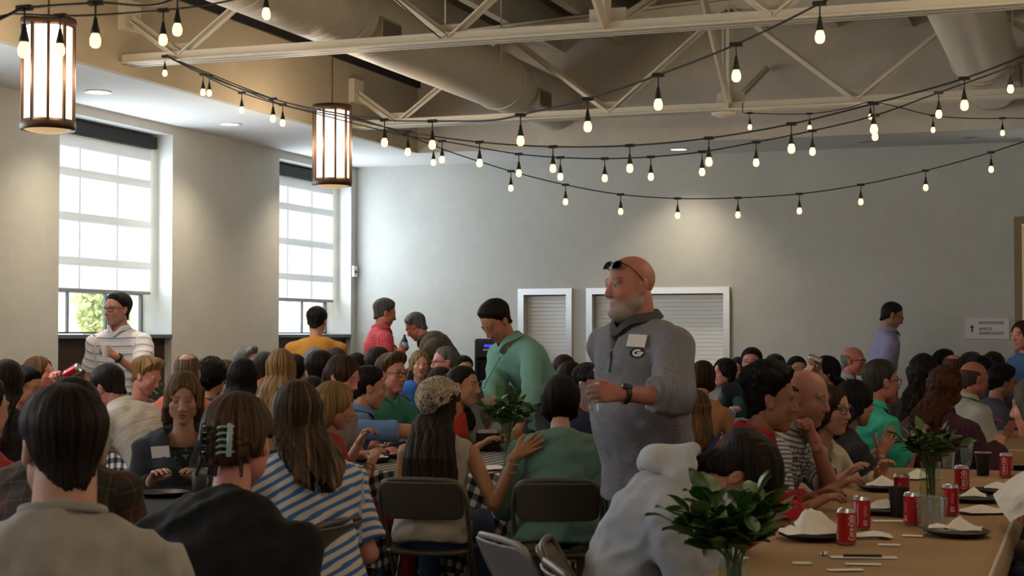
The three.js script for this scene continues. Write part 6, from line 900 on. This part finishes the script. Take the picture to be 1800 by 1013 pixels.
// ------------------------------------------------------------------ outside the windows
{
  const gr = mesh('outdoor_ground', box(-60, -7.95, -0.4, -0.15, -50, 30), std(hex('#8b8f78'), 0.95)); tag(gr, 'pale ground outside the windows', 'ground', null, 'structure');
  const tree = (p, r, yc, label) => { const t = thing('tree', label, 'tree', V(p.x, -0.15, p.z)); mesh('trunk', lathe([[0.07, 0], [0.05, 0.8], [0.03, yc], [0.008, yc + r * 0.7]], 12), std(hex('#6a5a48'), 0.9), t); const c = []; for (let i = 0; i < 1600; i++) { const a = R(0, 6.28), u = R(-1, 1), q = Math.cbrt(rnd()) * r, g = leafGeos[i % 3].clone(); g.scale(0.085, 0.085, 0.085); g.rotateX(R(0, 6)); g.rotateY(R(0, 6)); g.translate(Math.cos(a) * Math.sqrt(1 - u * u) * q, yc + u * q * 1.3, Math.sin(a) * Math.sqrt(1 - u * u) * q); c.push(g); } const f = mesh('foliage', merge(c), phys(hex('#c3cc9f'), 0.7, { transmission: 0.4, thickness: 0, side: THREE.DoubleSide }), t); f.userData.kind = 'stuff'; };
  tree(at(180, 560, 19), 0.36, 1.95, 'young green tree outside, seen under the near window shade');
}
// ------------------------------------------------------------------ what single guests wear
function wrap(P, name, f, mn, mx, cell, mat) { const g = surfaceNets(f, mn, mx, cell); metreUV(g); return P.inHead(name, g, mat); }
{ // patterned headscarf, knotted to a point behind
  const P = PEOPLE.scarf;
  wrap(P, 'headscarf', (x, y, z) => { const o = 0.019 + 0.002 * noise(x * 30, y * 30, z * 30); let d = ell(x, y, z, 0, 0.026, -0.032, 0.08 + o, 0.094 + o, 0.122 + o); d = Math.max(d, -ell(x, y, z, 0, 0.026, -0.032, 0.076 + o, 0.09 + o, 0.118 + o)); const low = z > 0.03 ? 0.062 : lerp(-0.12 + Math.abs(x) * 1.25, 0.058, sstep(z, -0.075, 0.05)); d = smax(d, (low - y) * 0.8, 0.004); return d; }, [-0.14, -0.2, -0.2], [0.14, 0.17, 0.14], 0.0045, std(hex('#ffffff'), 0.9, { map: PRINT.lace(), side: THREE.DoubleSide }));
  for (const k of [0.86, 0.7]) ringOn(P, 1, k, 0.0018, '#c8c2b4');
}
function ringOn(P, i, k, r, c) { const a = P.arms[i], p = a.E.clone().lerp(a.T, k), t = new THREE.TorusGeometry(lerp(0.036, 0.024, k) + 0.004, r, 6, 24); t.applyQuaternion(new THREE.Quaternion().setFromUnitVectors(V(0, 0, 1), a.T.clone().sub(a.E).normalize())); t.translate(p.x, p.y, p.z); mesh('bracelet', t, std(hex(c), 0.3, { metalness: 0.8 }), P.g); }
for (const k of [0.94, 0.86]) ringOn(PEOPLE.reddress, 1, k, 0.003, '#b8893c');
ringOn(PEOPLE.darklong, 1, 0.9, 0.002, '#8f7a50');
{ // claw clip: two curved combs with teeth
  const P = PEOPLE.clip;
  [['#9fb8b4', -1], ['#15171a', 1]].forEach(([c, sd]) => { const g = []; for (let k = 0; k < 5; k++) { const y = 0.045 - k * 0.022; g.push(tube([V(sd * 0.042, y * 0.75 + 0.004, -0.12), V(sd * 0.036, y * 0.75, -0.146), V(sd * 0.02, y * 0.75, -0.157), V(sd * 0.006, y * 0.75 - 0.004, -0.15)], 0.0034, 10, 6)); } g.push(tube([V(sd * 0.037, 0.042, -0.143), V(sd * 0.04, 0.0, -0.149), V(sd * 0.037, -0.042, -0.143)], 0.0075, 12, 6)); P.inHead('claw_clip', merge(g), phys(hex(c), 0.25, { clearcoat: 0.5 })); });
}
{ // fallen hood round the neck of the hoodie
  const P = PEOPLE.hoodie, b = P.sp[6].clone(), up = P.nk.clone().sub(P.nb).normalize(), q = new THREE.Quaternion().setFromUnitVectors(V(0, 1, 0), up);
  const g = surfaceNets((x, y, z) => { const r = Math.hypot(x / 1.12, z), a = Math.atan2(x, -z), th = 0.015 + 0.012 * Math.exp(-a * a * 0.5), yy = y - 0.0 - 0.03 * Math.exp(-a * a * 0.6); let d = Math.hypot(r - 0.094 + 0.25 * yy, yy * 0.42) - th; d = smin(d, ell(x, y, z, 0, -0.045, -0.125, 0.1, 0.05, 0.035), 0.04); return d - 0.007 * noise(x * 20, y * 20, z * 20) - 0.004 * (1 - Math.abs(noise(x * 30 + y * 20, y * 12, z * 14)) * 2); }, [-0.2, -0.13, -0.24], [0.2, 0.17, 0.18], 0.008);
  metreUV(g); g.applyQuaternion(q); g.translate(b.x, b.y, b.z); mesh('hood', g, cloth('#b2b5ba', null), P.g);
}
{ // cap
  const P = PEOPLE.capman, shell = (o) => (x, y, z) => smax(ell(x, y, z, 0, 0.034, -0.014, 0.0765 + o, 0.092 + o, 0.1 + o), 0.042 - y - 0.1 * Math.max(0, -z) * 0.3, 0.004);
  const f = shell(0.013); wrap(P, 'cap', (x, y, z) => smin(f(x, y, z), smax(ell(x, y, z, 0, 0.046, 0.12, 0.075, 0.012, 0.075), 0.04 - z, 0.004), 0.006), [-0.12, 0, -0.15], [0.12, 0.17, 0.22], 0.007, std(hex('#141416'), 0.8));
  const h = shell(0.0155); wrap(P, 'cap_front_panel', (x, y, z) => smax(smax(h(x, y, z), Math.abs(x) - 0.058, 0.004), 0.03 - z + 0.3 * (y - 0.08), 0.004), [-0.1, 0.03, 0], [0.1, 0.17, 0.14], 0.007, std(hex('#d8d2cc'), 0.85));
}
{ const P = PEOPLE.band, t = new THREE.TorusGeometry(0.094, 0.008, 8, 40, Math.PI); t.scale(0.98, 1.24, 1.6); t.rotateX(-0.25); t.translate(0, 0.02, 0.02); P.inHead('hairband', t, phys(hex('#0f1014'), 0.2, { clearcoat: 1 })); }
{ // emblem, maker's tick and buttons
  const P = PEOPLE.big, tex = canvasTex(256, 160, (c) => { c.fillStyle = '#2a1618'; c.fillRect(0, 0, 256, 160); c.fillStyle = '#120c0e'; c.beginPath(); c.ellipse(128, 80, 118, 72, 0, 0, 7); c.fill(); c.strokeStyle = '#efe9e2'; c.lineWidth = 30; c.beginPath(); c.ellipse(132, 80, 74, 40, 0, -0.75, -5.75, true); c.stroke(); c.fillStyle = '#efe9e2'; c.fillRect(122, 70, 112, 26); });
  const { p, n, up } = P.onShirt(0.125, 0.775), x = up.clone().cross(n).normalize(), y = n.clone().cross(x), d = new THREE.CircleGeometry(0.5, 32); d.scale(0.066, 0.044, 1); const o = mesh('emblem', d, std(hex('#ffffff'), 0.7, { map: tex }), P.g); o.quaternion.setFromRotationMatrix(new THREE.Matrix4().makeBasis(x, y, n)); o.position.copy(p).addScaledVector(n, 0.008);
  const k = P.onShirt(-0.13, 0.78), x2 = k.up.clone().cross(k.n).normalize(), y2 = k.n.clone().cross(x2), s = new THREE.Shape(); s.moveTo(-0.02, 0.004); s.quadraticCurveTo(-0.026, -0.01, -0.008, -0.006); s.lineTo(0.026, 0.01); s.lineTo(-0.008, 0.0); s.quadraticCurveTo(-0.018, -0.003, -0.02, 0.004); const g = new THREE.ShapeGeometry(s), w = mesh('tick_mark', g, std(hex('#c9c6c2'), 0.7, { side: THREE.DoubleSide }), P.g); w.quaternion.setFromRotationMatrix(new THREE.Matrix4().makeBasis(x2, y2, k.n)); w.position.copy(k.p).addScaledVector(k.n, 0.006);
  const z = []; for (let i = 0; i < 6; i++) z.push(P.onShirt(0, 0.82 - i * 0.04)); mesh('zip', tube(z.map((e) => e.p.clone().addScaledVector(e.n, 0.003)), 0.005, 24, 6), std(hex('#222226'), 0.5), P.g);
  const M = PEOPLE.mint; for (let i = 0; i < 5; i++) { const e = M.onShirt(0, 0.9 - i * 0.15), c = new THREE.CylinderGeometry(0.006, 0.006, 0.003, 12); c.applyQuaternion(new THREE.Quaternion().setFromUnitVectors(V(0, 1, 0), e.n)); c.translate(e.p.x + e.n.x * 0.004, e.p.y + e.n.y * 0.004, e.p.z + e.n.z * 0.004); mesh('button', c, std(hex('#cfd8d2'), 0.4), M.g); }
  const pl = []; for (let i = 0; i < 9; i++) { const e = M.onShirt(-0.018, 0.93 - i * 0.09); pl.push(e.p.clone().addScaledVector(e.n, 0.002)); } mesh('placket', tube(pl, 0.0035, 32, 6), cloth('#5f8f80', null), M.g);
}
renderer.render(scene, camera);
